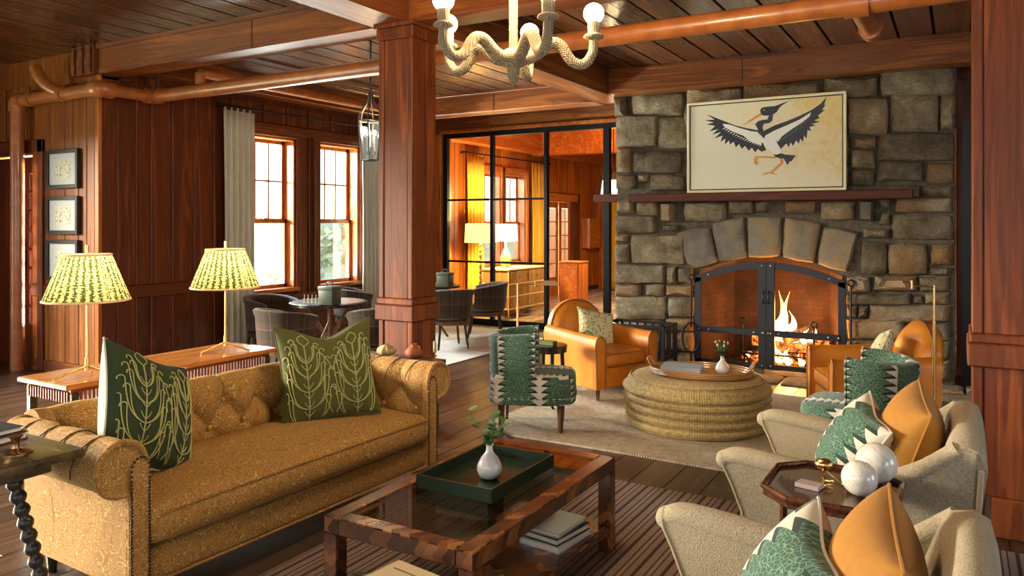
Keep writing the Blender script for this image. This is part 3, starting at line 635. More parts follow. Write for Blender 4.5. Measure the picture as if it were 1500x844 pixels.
for s in (-1, 1):
    MB().bbox(-.36, .36, s * .2 - .018, s * .2 + .018, zt - .03, zt, .004, 1).build('top_bar', M['black'], lr, 0); MB().bbox(s * .36 - .018, s * .36 + .018, -.2, .2, zt - .03, zt, .004, 1).build('top_bar', M['black'], lr, 0)
    MB().bbox(-.36, .36, s * .2 - .015, s * .2 + .015, .10, .14, .004, 1).build('bottom_bar', M['black'], lr, 0)
    for q in (-1, 1): MB().bbox(s * .35 - .02, s * .35 + .02, q * .2 - .02, q * .2 + .02, 0, zt, .004, 1).build('leg', M['black'], lr, 0)
    for k in range(7): x = -.28 + k * .093; MB().bbox(x - .014, x + .014, s * .2 - .006, s * .2 + .006, .12, zt - .02, .002, 1).build('slat', M['black'], lr, 0)
    for k in range(3): y = -.1 + k * .1; MB().bbox(s * .36 - .006, s * .36 + .006, y - .014, y + .014, .12, zt - .02, .002, 1).build('slat', M['black'], lr, 0)
MB().box(-.36, .36, -.2, .2, .11, .125).build('floor_plate', M['black'], lr, 0)
# dark shelf bracket seen left of the chimney
tag(MB().bbox(-4.05, -3.6, 9.0, 9.3, 1.86, 1.96, .008, 1).build('wall_shelf', M['mantel'], None, 0), 'dark timber shelf end projecting behind the chimney corner', 'shelf')
# ================================================================= painting of a wading bird
pa = thing('framed_painting', 'wide cream painting of a striding black and white wading bird', 'painting', (-1.855, YC - .13, 1.93))
def Lp(px, py): p = onY(px, py, YC - .13); return float(p[0]) + 1.855, float(p[2]) - 1.93
c4 = [Lp(1007, 271), Lp(1240, 265), Lp(1240, 133), Lp(1007, 152)]
x0, x1 = c4[0][0], c4[1][0]; z0, z1 = .002, (c4[2][1] + c4[3][1]) / 2
t = NT('canvas_paint'); v = t.coord(); n1 = t.noise(t.mapping(v, (3, 3, 3), rot=(0, .8, 0)), 1.3, 5, .6, 2.0)[0]; n2 = t.noise(v, 14, 4, .6, 2.5)[0]
xx = t.xyz(v)
wm = t.math('ADD', t.math('MULTIPLY', xx[0], .28), t.math('ADD', t.math('MULTIPLY', xx[2], .25), t.math('MULTIPLY', n1, .8)))
cc = t.ramp(t.math('ADD', wm, t.math('MULTIPLY', t.math('SUBTRACT', n2, .5), .35)), [(.35, (.80, .77, .62)), (.6, (.84, .74, .50)), (.85, (.80, .58, .22))])
M['canvas'] = t.p(Base_Color=cc, Roughness=.6)
M['cream_frame'] = plain('cream_frame', (.85, .74, .42), .4)
M['ink'] = plain('navy_paint', (.012, .02, .035), .5); M['pwhite'] = plain('white_paint', (.9, .88, .8), .6); M['porange'] = plain('orange_paint', (.72, .30, .04), .5)
MB().box(x0 + .03, x1 - .03, -.004, .02, z0 + .03, z1 - .03).build('canvas', M['canvas'], pa, 0)
w = .028
for a in ((x0, x1, z0, z0 + w), (x0, x1, z1 - w, z1), (x0, x0 + w, z0 + w, z1 - w), (x1 - w, x1, z0 + w, z1 - w)): MB().bbox(a[0], a[1], -.022, .03, a[2], a[3], .004, 1).build('frame_side', M['cream_frame'], pa, 0)
g = w + .012
for a in ((x0 + w, x1 - w, z0 + w, z0 + g), (x0 + w, x1 - w, z1 - g, z1 - w), (x0 + w, x0 + g, z0 + g, z1 - g), (x1 - g, x1 - w, z0 + g, z1 - g)): MB().box(a[0], a[1], -.010, .02, a[2], a[3]).build('liner', M['ink'], pa, 0)
def Z(x, y):   # point of the 1407x844 study crop of the picture -> canvas
    return Lp(1000 + x / 5.627, 125 + y / 5.627)
def shape(pts, mat, lay, nm): MB().prism([Z(*p) for p in pts], -.0045 - lay * .0012, -.003).build(nm, mat, pa, 0)
shape([(628, 372), (520, 352), (430, 330), (330, 290), (195, 238), (265, 283), (185, 288), (258, 308), (195, 322), (268, 335), (222, 380), (292, 362), (243, 408), (318, 385), (262, 438), (330, 415), (312, 468), (352, 440), (348, 486), (385, 455), (390, 490), (420, 465), (440, 512), (465, 485), (488, 525), (515, 500), (545, 540), (570, 515), (600, 553), (620, 525), (650, 548), (690, 535), (665, 480)], M['ink'], 0, 'left_wing')
shape([(660, 380), (760, 330), (860, 295), (980, 245), (1070, 200), (1140, 150), (1188, 95), (1165, 165), (1182, 152), (1150, 205), (1175, 203), (1115, 250), (1130, 270), (1085, 290), (1132, 300), (1060, 320), (1100, 328), (1045, 345), (1060, 378), (1030, 370), (1022, 440), (1000, 415), (992, 468), (970, 440), (958, 482), (935, 455), (910, 500), (890, 470), (875, 512), (855, 480), (810, 525), (775, 470), (700, 440)], M['ink'], 0, 'right_wing')
shape([(620, 385), (560, 378), (470, 352), (380, 322), (330, 318), (345, 345), (420, 385), (500, 415), (560, 465), (640, 492), (660, 470)], M['pwhite'], 1, 'left_wing_lining')
shape([(672, 420), (760, 372), (860, 330), (960, 285), (1060, 222), (1045, 258), (980, 310), (880, 375), (820, 420), (780, 470), (770, 440), (700, 480)], M['pwhite'], 1, 'right_wing_lining')
shape([(630, 395), (665, 440), (700, 410), (760, 400), (775, 470), (812, 545), (800, 580), (770, 585), (720, 540), (680, 500), (645, 450)], M['pwhite'], 2, 'body')
shape([(640, 205), (655, 185), (690, 178), (760, 172), (880, 128), (820, 165), (795, 190), (775, 222), (745, 240), (740, 290), (715, 312), (670, 318), (660, 345), (668, 385), (690, 400), (670, 440), (640, 405), (612, 345), (598, 322), (625, 295), (665, 285), (700, 282), (712, 250), (665, 250), (645, 235)], M['ink'], 3, 'head_and_neck')
shape([(645, 228), (655, 246), (560, 300), (492, 336), (570, 275)], M['porange'], 3, 'beak')
shape([(745, 560), (775, 575), (810, 560), (840, 570), (938, 580), (915, 600), (900, 625), (880, 630), (865, 660), (835, 605), (800, 602), (765, 590)], M['ink'], 2, 'tail')
shape([(800, 600), (825, 605), (832, 640), (775, 695), (745, 718), (785, 742), (720, 725), (655, 745), (680, 722), (728, 712), (770, 670), (808, 640)], M['porange'], 3, 'standing_leg')
shape([(770, 588), (770, 602), (640, 598), (618, 600), (612, 630), (632, 645), (612, 645), (615, 665), (590, 640), (592, 605), (602, 586), (640, 585)], M['porange'], 3, 'raised_leg')
for wing in (0, 1):
    fe = MB()
    for i in range(16):
        u = i / 15
        if wing == 0: p = (345 + u * 300, 350 + u * 135 + 12 * math.sin(u * 3)); q = (p[0] - 16, p[1] + 16)
        else: p = (1050 - u * 265, 245 + u * 205 + 20 * math.sin(u * 3)); q = (p[0] + 16, p[1] + 14)
        A, B = Z(*p), Z(*q); C_ = Z(p[0] + 9, p[1] + 6); fe.prism([A, C_, B], -.0082, -.003)
    o = fe.build('feather_tips', M['pwhite'], pa, 0); o['kind'] = 'stuff'
MB().tube([(Z(672, 205)[0], -.006, Z(672, 205)[1]), (Z(672, 205)[0], -.009, Z(672, 205)[1])], .006, 8).build('eye', M['pwhite'], pa, 0)
# ================================================================= fabrics
def damask(name, ground, line, k=34, rough=.75):
    t = NT(name); v = t.coord(); n = t.noise(v, 12, 1.5, .4, 1.8)[0]; n2 = t.noise(v, 55, 2, .5, .8)[0]
    f = t.math('FRACT', t.math('ADD', t.math('MULTIPLY', n, 11.0), t.math('MULTIPLY', n2, 1.3))); f = t.math('ABSOLUTE', t.math('SUBTRACT', f, .5))
    m = t.ramp(f, [(.09, (1, 1, 1)), (.17, (0, 0, 0))]); wv = t.noise(v, 500, 2)[0]
    c = t.mix(t.math('MULTIPLY', m, .75), ground, line); c = t.node('ShaderNodeHueSaturation', i_Value=t.math('ADD', .8, t.math('MULTIPLY', wv, .4)), i_Color=c).outputs[0]
    t.bump(t.math('ADD', t.math('MULTIPLY', m, .5), wv), .25, .003)
    return t.p(Base_Color=c, Roughness=rough, Sheen_Weight=.12, Sheen_Tint=(1, .8, .45, 1), Specular_IOR_Level=.25)
M['damask'] = damask('gold_damask', (.30, .135, .024), (.60, .42, .16))
M['seam'] = plain('dark_seam', (.06, .028, .012), .9)
M['legdark'] = plain('dark_leg_wood', (.02, .011, .008), .35)
M['nail'] = plain('nailhead_bronze', (.05, .035, .025), .35, .8)
# ================================================================= tufted sofa (front towards +X)
so = thing('tufted_sofa', 'gold damask rolled-arm sofa with deep tufted back and nailhead trim', 'sofa', (-3.23, 2.835, 0), R(-2)); so.scale = (1, .95, 1)
MB().bbox(-.40, .425, -1.0, 1.0, .13, .272, .02, 2).build('base', M['damask'], so)
MB().soft(-.24, .465, -.955, .955, .285, .445, .055, (.012, 0, .045), 12).build('seat_cushion', M['damask'], so, 60)
MB().tube([(.467, y, .425) for y in np.linspace(-.9, .9, 14)], .006, 6).build('welt', M['damask'], so)
def resample(pts, n):
    P = np.array(pts, float); s = np.r_[0, np.cumsum(np.linalg.norm(np.diff(P, axis=0), axis=1))]; S = np.linspace(0, s[-1], n)
    return np.stack([np.interp(S, s, P[:, 0]), np.interp(S, s, P[:, 1])], 1), S
def tufted(prof, a0, a1, fmap, stop, dy, ds, A, sgn, na, nsamp=90, fade=.24, off=0.):
    Q, S = resample(spline([(p[0], p[1]) for p in prof], 5), nsamp); T = np.gradient(Q, axis=0); T /= np.linalg.norm(T, axis=1)[:, None]; N = np.stack([T[:, 1], -T[:, 0]], 1) * sgn
    def fn(u, v):
        a = a0 + (a1 - a0) * u; j = min(nsamp - 1, int(round(v * (nsamp - 1)))); s = S[j]; A_ = a / dy + off
        if s <= stop:
            k = (s - stop) / ds; d = (abs(math.sin(math.pi * (A_ + k))) * abs(math.sin(math.pi * (A_ - k)))) ** .62 - 1
        else:
            d = abs(math.sin(math.pi * A_)) ** .55 - 1; d *= max(0, 1 - (s - stop) / fade)
        e = min(1, (1 - abs(2 * u - 1)) * 12); d *= e
        n = Q[j] + N[j] * A * d
        return fmap(a, n[0], n[1])
    mb = MB(); mb.grid(na, nsamp - 1, fn); btn = []
    for r in range(0, 4):
        s = stop - r * ds / 2
        if s < .1: break
        j = int(np.argmin(abs(S - s)))
        for k in range(-12, 13):
            a = (k + (.5 if r % 2 else 0) - off) * dy
            if a0 + .07 < a < a1 - .07: n = Q[j] - N[j] * A * .75; btn.append(fmap(a, n[0], n[1]))
    return mb, btn
bprof = [(-.15, .34), (-.185, .46), (-.22, .60), (-.235, .655), (-.25, .715), (-.30, .755), (-.36, .755), (-.42, .715), (-.435, .645), (-.405, .57), (-.40, .4), (-.40, .13)]
mb, btn = tufted(bprof, -1.02, 1.02, lambda a, x, z: (x, a, z), .30, .235, .26, .075, 1, 240)
Qb, _ = resample(spline(bprof, 5), 60)
for y_ in (-1.02, 1.02): mb.add([(p[0], y_, p[1]) for p in Qb] + [(-.15, y_, .13)], [tuple(range(61))])
mb.build('back', M['damask'], so, 75)
bmesh_ = MB().ball((0, 0, 0), .014, 10, 6).mesh('button', M['damask'], 180)
for b in btn: link('button', bmesh_, so, b)
for sg in (-1, 1):
    aprof = [(.935, .34), (.94, .46), (.945, .56), (.955, .655), (.99, .715), (1.06, .74), (1.13, .71), (1.165, .645), (1.15, .57), (1.09, .53), (1.03, .525), (1.02, .45), (1.02, .13)]
    mb, btn = tufted(aprof, -.36, .43, lambda a, y, z: (a, sg * y, z), .27, .26, .30, .045, -1, 100, off=.25)
    ar_ = mb.build('arm', M['damask'], so, 75)
    for b in btn: link('button', bmesh_, ar_, b)
    Q, _ = resample(spline(aprof, 5), 50); cap = [(sg * p[0], p[1]) for p in Q] + [(sg * .935, .13)]
    c0 = MB(); c0.prism(cap, .40, .437, 'x'); c0.build('arm_front', M['damask'], ar_, 30)
    MB().tube([(.437, sg * p[0], p[1]) for p in Q], .012, 8).build('front_welt', M['damask'], ar_)
    arch = [(.455, .985 - .04, .14), (.455, .985 - .04, .575)] + [(.455, .985 + .04 * -math.cos(k * math.pi / 8), .615 + .05 * math.sin(k * math.pi / 8)) for k in range(9)] + [(.455, 1.025, .575), (.455, 1.025, .14)]
    MB().prism([(sg * p[1], p[2]) for p in arch], .430, .447, 'x').build('facing_panel', M['damask'], ar_, 30)
    nl = MB(); P = [Vector((.449, sg * p[1], p[2])) for p in arch]
    for a, b in zip(P, P[1:]):
        m = max(1, int((b - a).length / .0135))
        for k in range(m): nl.ball(a + (b - a) * k / m, .0062, 6, 4, .6, 1, 1)
    n_ = nl.build('nailhead_trim', M['nail'], ar_); n_['kind'] = 'stuff'; tag(n_, 'row of small dark nailheads')
    for x in (-.22, -.06, .10, .26):
        MB().tube([(x + .03 * math.sin(i / 9 * 3), sg * (1.06 - .118 * math.cos(i / 9 * 3.3 + .1)), .623 + .117 * math.sin(i / 9 * 3.3 + .1)) for i in range(10)], .003, 5).build('pleat_seam', M['seam'], ar_)
MB().tube([(.435, y, .135) for y in (-1.0, 1.0)], .006, 6).build('hem_welt', M['damask'], so)
for x in (-.33, .36):
    for y in (-.93, .93): MB().tube([(x, y, 0), (x, y, .14)], [.02, .032], 10).build('leg', M['legdark'], so)
# ================================================================= cushions
def pil(w, h, t, u, v, side, b=.10, chop=0., cw=.5):
    x = w / 2 * u * (1 - b * (1 - v * v) * u * u); z = h / 2 * v * (1 - b * (1 - u * u) * v * v) - chop * math.exp(-(u / cw) ** 2) * max(0, (v + .35) / 1.35) ** 1.6
    return (x, side * t / 2 * (max(0, (1 - u * u)) * max(0, (1 - v * v))) ** .42, z)
def pillow(name, label, loc, rot, w, h, t, mf, mb_, chop=0., group=None, emb=None, welt=None, b=.10, deco=None):
    p = thing(name, label, 'cushion', loc, 0, group); p.rotation_euler = rot; n = 18
    def mk(side):
        m = MB(); T = lambda q: math.sin((q * 2 - 1) * math.pi / 2)
        m.grid(n, n, lambda a, c: pil(w, h, t, T(a), T(c), side, b, chop)); return m
    uvf = lambda c, nn: (c.x + .5, c.z + .5)
    mk(1).build('front_panel', mf, p, 180, uvf, recalc=False if False else True); mk(-1).build('back_panel', mb_, p, 180, uvf)
    E = [(-1, -1 + 2 * i / 10) for i in range(10)] + [(-1 + 2 * i / 10, 1) for i in range(10)] + [(1, 1 - 2 * i / 10) for i in range(10)] + [(1 - 2 * i / 10, -1) for i in range(10)]
    MB().tube([pil(w, h, t, u, v, 1, b, chop) for u, v in E], .0055, 6, closed=True).build('piping', welt or mb_, p)
    if emb:
        mm = MB()
        for curve, wd in emb:
            pts = [Vector(pil(w, h, t, u, v, 1, b, chop)) + Vector((0, .0025, 0)) for u, v in curve if abs(u) < .97 and abs(v) < .97]
            if len(pts) > 1: mm.tube(pts, wd, 4, caps=False, sq=1)
        o = mm.build('embroidery', deco, p, 180); o['kind'] = 'stuff'; tag(o, 'raised pale leaf embroidery')
    return p
def plant(cx, top, base, s=1):
    out = [([(cx, base + (top - base) * i / 8) for i in range(9)], .0040)]
    for f, r, hh in ((-.10, .44, .95), (.14, .44, 1.0), (.36, .38, .92), (.56, .30, .80), (.74, .20, .62)):
        y0 = base + (top - base) * f
        for d in (-1, 1):
            for w_ in (1.0, .80):       # outer and inner edge of each lyre shaped leaf
                P = [(cx + d * w_ * r * s * (1 - (1 - t_) ** 2.2), y0 + w_ * hh * s * (.25 * t_ + .55 * t_ ** 2.2)) for t_ in np.linspace(0, 1, 12)]
                e = P[-1]; P += [(e[0] + d * .055 * (1 - math.cos(q)) * .9, e[1] + .055 * math.sin(q)) for q in np.linspace(.4, 3.4, 7)]
                out.append((P, .0034))
    for k in range(7):
        y0 = base + (top - base) * (.04 + k * .12)
        for d in (-1, 1): out.append(([(cx, y0), (cx + d * .06, y0 + .06), (cx + d * .10, y0 + .13)], .0026))
    for d in (-1, 1): out.append(([(cx + d * .11 * math.sin(t_ * 3.1), top - .02 + .30 * t_) for t_ in np.linspace(0, 1, 10)], .0032))
    return out
EMB = plant(-.48, .55, -.95) + plant(.5, .62, -.95, .95) + [([(0 + d * (.04 + .16 * math.sin(t_ * 2.4)), -.9 + .9 * t_) for t_ in np.linspace(0, 1, 10)], .0028) for d in (-1, 1)] + [([(d * (.03 + .2 * t_ ** 2), .05 + .45 * t_) for t_ in np.linspace(0, 1, 8)], .0028) for d in (-1, 1)]
M['olive'] = fabric('olive_velvet', (.085, .085, .02), .85, 60, .3, .08)
M['deepgreen'] = fabric('deep_green_velvet', (.03, .048, .018), .85, 60, .3, .08)
M['linen'] = fabric('cream_linen', (.62, .56, .46), .9, 300, .2)
M['thread'] = plain('gold_thread', (.40, .38, .13), .6)
def face(dx, dy): return math.atan2(dy, dx) - math.pi / 2      # local +Y turned towards (dx,dy)
p2 = pillow('sofa_cushion', 'olive cushion with embroidered leaves propped on the sofa by the column', (-3.17, 3.30, .735), (R(14), R(3), face(.80, -.50)), .57, .57, .23, M['olive'], M['olive'], .07, emb=EMB, deco=M['thread'])
p1 = pillow('sofa_cushion', 'dark green embroidered cushion with cream back in the sofa corner by the side table', (-3.24, 2.20, .725), (R(20), R(-24), face(.92, .22)), .57, .57, .24, M['deepgreen'], M['linen'], .02, emb=EMB, deco=M['thread'])
# ================================================================= console table with two brass lamps
M['console'] = wood('console_wood', (.24, .085, .02), (.46, .19, .05), (.62, .30, .09), 1, rough=.22, tint=.1, coat=.5)
ct = thing('console_table', 'long wooden console table with hanging slat apron behind the sofa', 'console table', (-4.24, 2.96, 0))
MB().bbox(-.24, .24, -.70, .72, .722, .75, .005, 1).build('top', M['console'], ct, 0)
M['slat'] = wood('apron_slat', (.10, .025, .01), (.22, .06, .02), (.32, .10, .03), 2, tint=.6)
for s in (-1, 1):
    MB().bbox(s * .20 - .012, s * .20 + .012, -.66, .68, .70, .722, .003, 1).build('apron_rail', M['slat'], ct, 0)
    me = MB().bbox(-.006, .006, -.007, .007, .645, .705, .002, 1).mesh('slat', M['slat'], 0)
    for k in range(58 if s > 0 else 20): link('slat', me, ct, (s * .205, -.65 + k * (.0228 if s > 0 else .066), 0))
me = MB().bbox(-.006, .006, -.007, .007, .645, .705, .002, 1).mesh('slat', M['slat'], 0)
for k in range(16): link('slat', me, ct, (-.19 + k * .025, -.66, 0))
for x in (-.2, .2):
    for y in (-.64, .66): MB().bbox(x - .02, x + .02, y - .02, y + .02, 0, .70, .004, 1).build('leg', M['legdark'], ct, 0)
t = NT('pleated_shade'); v = t.coord(); uvw = t.coord('UV'); s_ = t.xyz(uvw)
sp = t.noise(t.mapping(uvw, (90, 60, 1)), 1, 2, .6)[0]; st = t.math('ABSOLUTE', t.math('SUBTRACT', t.math('FRACT', t.math('MULTIPLY', s_[0], 30)), .5))
m = t.math('GREATER_THAN', t.math('ADD', sp, t.math('MULTIPLY', st, .5)), .615)
col = t.mix(m, (.74, .70, .34), (.06, .085, .03))
df = t.node('ShaderNodeBsdfDiffuse', i_Color=col); tl = t.node('ShaderNodeBsdfTranslucent', i_Color=col); mx = t.node('ShaderNodeMixShader', i_0=.62, i_1=df.outputs[0], i_2=tl.outputs[0]); t.t.links.new(mx.outputs[0], t.out.inputs[0]); M['shade'] = t.m
M['shade_trim'] = plain('shade_trim', (.75, .55, .30), .7)
def lamp(label, x, y, power):
    l = thing('table_lamp', label, 'lamp', (x, y, .751), 0, 'pleated lamps on the console')
    for k in range(3):
        a = R(20 + 120 * k); MB().tube([(0, 0, .055), (.17 * math.cos(a), .17 * math.sin(a), .006)], [.008, .006], 8).build('foot', M['brass'], l)
    MB().tube([(0, 0, .03), (0, 0, .10)], .012, 10).build('hub', M['brass'], l); MB().tube([(0, 0, .1), (0, 0, .72)], .0065, 10).build('pole', M['brass'], l)
    def sh(u, v): a = 2 * math.pi * u; r = (.215 - .095 * v) * (1 + .018 * math.cos(a * 60)); return (r * math.cos(a), r * math.sin(a), .42 + .25 * v)
    g = MB(); g.grid(240, 6, sh, cu=True); s_o = g.build('shade', M['shade'], l, 180, uv=lambda c, n: ((math.atan2(c.y, c.x) / (2 * math.pi)) % 1, c.z * 2))
    for z, r in ((.42, .218), (.67, .123)): MB().tube([(r * math.cos(k * math.pi / 20), r * math.sin(k * math.pi / 20), z) for k in range(40)], .006, 6, closed=True).build('shade_trim', M['shade_trim'], s_o)
    MB().tube([(0, 0, .67), (0, 0, .725)], .009, 10).build('finial', M['brass'], l)
    for k in range(3): a = k * 2.094; MB().tube([(0, 0, .665), (.12 * math.cos(a), .12 * math.sin(a), .665)], .002, 5).build('spider', M['brass'], s_o)
    MB().ball((0, 0, .52), .03, 10, 8).build('bulb', M['bulb'], l, 180)
    pl = point('lamp_light', (0, 0, .55), power, (1, .74, .36), .05); pl.parent = l
    return l
M['bulb'] = emis('warm_bulb', (1, .82, .5, 1), 12)
lamp('brass tripod lamp with pleated shade in front of the framed prints', -4.17, 2.47, 11)
lamp('brass tripod lamp with pleated shade beside the pale curtain', -4.20, 3.42, 11)
# ================================================================= end table with bobbin legs
M['darkoak'] = wood('dark_oak', (.028, .018, .007), (.075, .05, .02), (.13, .09, .035), 0, rough=.28, tint=.1, coat=.5)
et = thing('end_table', 'dark oak side table with splayed bobbin leg beside the sofa arm', 'side table', (-3.2, 1.38, 0))
MB().bbox(-.42, .32, -.30, .32, .705, .74, .008, 2).build('top', M['darkoak'], et)
MB().bbox(-.34, .24, -.22, .24, .655, .705, .006, 1).build('apron', M['darkoak'], et, 0)
bob = []
for k in range(13):
    for z, r in ((0, .017), (.25, .026), (.5, .030), (.75, .026)): bob.append((r, (k + z) * .66 / 13))
bob.append((.017, .66)); leg = MB().lathe(bob, 14).mesh('leg', plain('bobbin_wood', (.026, .022, .014), .35), 80)
for sx, sy in ((1, 1), (1, -1), (-1, 1), (-1, -1)):
    lo_ = link('leg', leg, et, (-.05 + sx * .30, .01 + sy * .25, 0)); lo_.rotation_euler = (R(9) * sy, -R(11) * sx, 0)
MB().bbox(-.34, .24, -.016, .016, .17, .20, .004, 1).build('stretcher', M['darkoak'], et, 0)
cs = thing('candlestick', 'small brass candle holder on the dark side table', 'candle holder', tuple(onz(23, 664, .74)))
MB().lathe([(.058, 0), (.058, .006), (.045, .012), (.016, .02), (.013, .03), (.016, .055), (.024, .062), (.024, .066), (.014, .066)], 22).build('dish', M['bronze'], cs, 50)
MB().tube([(.055 + .016 * math.cos(k * math.pi / 6), .016 * math.sin(k * math.pi / 6), .012) for k in range(12)], .003, 6, closed=True).build('ring_handle', M['bronze'], cs)
def book(label, loc, rz, w, d, h, cover, group=None, pages=(.75, .70, .58)):
    b = thing('book', label, 'book', loc, rz, group); c = h * .14
    if 'pages' not in bpy.data.materials: plain('pages', pages, .8)
    for z in (0, h - c): MB().box(-w / 2, w / 2, -d / 2, d / 2, z, z + c).build('cover', cover, b, 0)
    MB().box(-w / 2 - .001, -w / 2 + .004, -d / 2, d / 2, 0, h).build('spine', cover, b, 0)
    MB().box(-w / 2 + .005, w / 2 - .006, -d / 2 + .006, d / 2 - .006, c, h - c).build('page_block', bpy.data.materials['pages'], b, 0)
    return b
M['bk_red'] = plain('maroon_cover', (.12, .02, .018), .5); M['bk_grey'] = plain('grey_cover', (.36, .37, .38), .6); M['bk_white'] = plain('white_cover', (.62, .60, .56), .5)
M['bk_black'] = plain('black_cover', (.02, .02, .022), .5); M['bk_cream'] = plain('cream_cover', (.52, .42, .22), .5)
q = onz(-12, 652, .741)
book('maroon book lying on the dark side table', (q[0] - .06, q[1] - .02, .741), R(8), .2, .26, .03, M['bk_red'])
book('slim dark book on top of the maroon book', (q[0] - .065, q[1] - .02, .772), R(4), .18, .24, .022, M['bk_black'])
# ================================================================= rugs
t = NT('jute_weave'); v = t.coord(); s_ = t.xyz(v)
wv = t.math('MULTIPLY', t.math('SINE', t.math('MULTIPLY', s_[0], 330)), t.math('SINE', t.math('MULTIPLY', s_[1], 330))); n1 = t.noise(v, 26, 4, .65)[0]; n2 = t.noise(v, 3, 3)[0]; n3 = t.noise(t.mapping(v, (4, 60, 4)), 1, 3)[0]
f = t.math('ADD', t.math('MULTIPLY', n1, .6), t.math('ADD', t.math('MULTIPLY', n3, .35), t.math('MULTIPLY', wv, .05)))
t.bump(t.math('ADD', wv, n1), .5, .006); M['jute'] = t.p(Base_Color=t.ramp(f, [(.3, (.24, .19, .125)), (.5, (.42, .34, .24)), (.7, (.56, .47, .34))]), Roughness=.95)
def rug(name, label, x0, x1, y0, y1, mat, th=.012, wob=.0, z=0.001, rc=.0):
    def fn(u, w):
        x = x0 + (x1 - x0) * u; y = y0 + (y1 - y0) * w
        if rc:
            cx = (x0 + x1) / 2; k = abs(2 * w - 1) ** 1; hx = (x1 - x0) / 2
            e = min(1, max(0, (abs(2 * w - 1) - (1 - 2 * rc / (y1 - y0))) / (2 * rc / (y1 - y0)))); x = cx + (x - cx) * (1 - (rc / hx) * (1 - math.sqrt(max(0, 1 - e * e))))
        return (x + wob * math.sin(9 * w + 3) * (1 if u in (0, 1) else 0), y + wob * math.sin(7 * u) * (1 if w in (0, 1) else 0), z + th)
    m = MB(); nu, nv = 24, 20; m.grid(nu, nv, fn); top = list(m.v); mu = nv + 1
    bnd = [i * mu for i in range(nu + 1)] + [nu * mu + j for j in range(1, nv + 1)] + [i * mu + nv for i in range(nu - 1, -1, -1)] + [j for j in range(nv - 1, 0, -1)]
    b = len(m.v); m.v += [(top[i][0], top[i][1], z) for i in bnd]; n = len(bnd)
    m.f += [(bnd[i], bnd[(i + 1) % n], b + (i + 1) % n, b + i) for i in range(n)]
    return tag(m.build(name, mat, None, 40), label, 'rug')
rug('jute_rug', 'pale braided jute rug under the round ottoman', -3.22, .20, 4.93, 7.35, M['jute'], .014, .012, rc=.35)
t = NT('striped_flatweave'); v = t.coord(); s_ = t.xyz(v); x = s_[0]; y = s_[1]
zz = t.math('ABSOLUTE', t.math('SUBTRACT', t.math('FRACT', t.math('MULTIPLY', y, 60)), .5))
st = t.math('FRACT', t.math('MULTIPLY', x, 8.6)); herr = t.math('FRACT', t.math('ADD', t.math('MULTIPLY', x, 120), t.math('MULTIPLY', zz, 2.0)))
band = t.ramp(st, [(.0, (.035, .016, .012)), (.13, (.035, .016, .012)), (.15, (.32, .22, .17)), (.42, (.32, .22, .17)), (.44, (.07, .03, .022)), (.50, (.07, .03, .022)), (.52, (.36, .26, .20)), (.66, (.36, .26, .20)), (.68, (.06, .028, .02)), (.73, (.06, .028, .02)), (.75, (.30, .20, .15))], 'CONSTANT')
c = t.mix(t.math('MULTIPLY', t.math('GREATER_THAN', herr, .62), .75), band, (.04, .02, .015)); t.bump(herr, .4, .004)
M['stripe'] = t.p(Base_Color=c, Roughness=.95)
rug('striped_rug', 'dark flatweave rug with brown and cream stripes under the coffee table', -2.72, .45, .9, 4.40, M['stripe'], .010)
rug('pale_rug', 'pale plain rug under the plaid game chairs', -7.2, -4.93, 5.0, 9.75, plain('pale_rug', (.50, .46, .40), .95), .010)
# ================================================================= coffee table with glass top
t = NT('chevron_veneer'); uv = t.coord('UV'); s_ = t.xyz(uv)
zz = t.math('PINGPONG', t.math('MULTIPLY', s_[1], 1.0), .045); b = t.math('ADD', t.math('MULTIPLY', s_[0], 1.0), t.math('MULTIPLY', zz, .8)); cell = t.math('FLOOR', t.math('MULTIPLY', b, 24))
rn = t.node('ShaderNodeTexWhiteNoise', noise_dimensions='1D', i_W=t.math('ADD', cell, t.math('MULTIPLY', t.math('FLOOR', t.math('DIVIDE', s_[1], .09)), 7.3))).outputs[0]
gr_ = t.noise(t.mapping(uv, (220, 30, 1)), 1, 4)[0]
c = t.ramp(t.math('ADD', t.math('MULTIPLY', rn, .75), t.math('MULTIPLY', gr_, .3)), [(.15, (.025, .007, .004)), (.45, (.075, .021, .008)), (.75, (.16, .05, .015)), (1, (.36, .15, .045))])
M['veneer'] = t.p(Base_Color=c, Roughness=.26, Coat_Weight=.5, Coat_Roughness=.16)
cx0, cx1, cy0, cy1 = -2.135, -1.44, 2.20, 3.46
tb = thing('coffee_table', 'low glass-topped coffee table in glossy striped veneer', 'coffee table', ((cx0 + cx1) / 2, (cy0 + cy1) / 2, .011)); TW, TD = (cx1 - cx0) / 2, (cy1 - cy0) / 2; ZT_ = .45; fw_ = .075
uxy = lambda c, n: (c.x + .37, c.y + .2) if abs(n.z) > .6 and True else ((c.y, c.z) if abs(n.x) > .6 else (c.x, c.z))
uyx = lambda c, n: (c.y + .11, c.x + .03) if abs(n.z) > .6 else ((c.y, c.z) if abs(n.x) > .6 else (c.x, c.z))
for s in (-1, 1):
    MB().bbox(s * TW - (fw_ if s > 0 else 0), s * TW + (0 if s > 0 else fw_), -TD, TD, ZT_ - .065, ZT_, .004, 1).build('top_frame', M['veneer'], tb, 0, uyx)
    MB().bbox(-TW + fw_, TW - fw_, s * TD - (fw_ if s > 0 else 0), s * TD + (0 if s > 0 else fw_), ZT_ - .065, ZT_, .004, 1).build('top_frame', M['veneer'], tb, 0, uxy)
    for q in (-1, 1): MB().bbox(s * (TW - .032) - .032, s * (TW - .032) + .032, q * (TD - .032) - .032, q * (TD - .032) + .032, 0, ZT_ - .065, .003, 1).build('leg', M['veneer'], tb, 0, lambda c, n: (c.z, c.x + c.y))
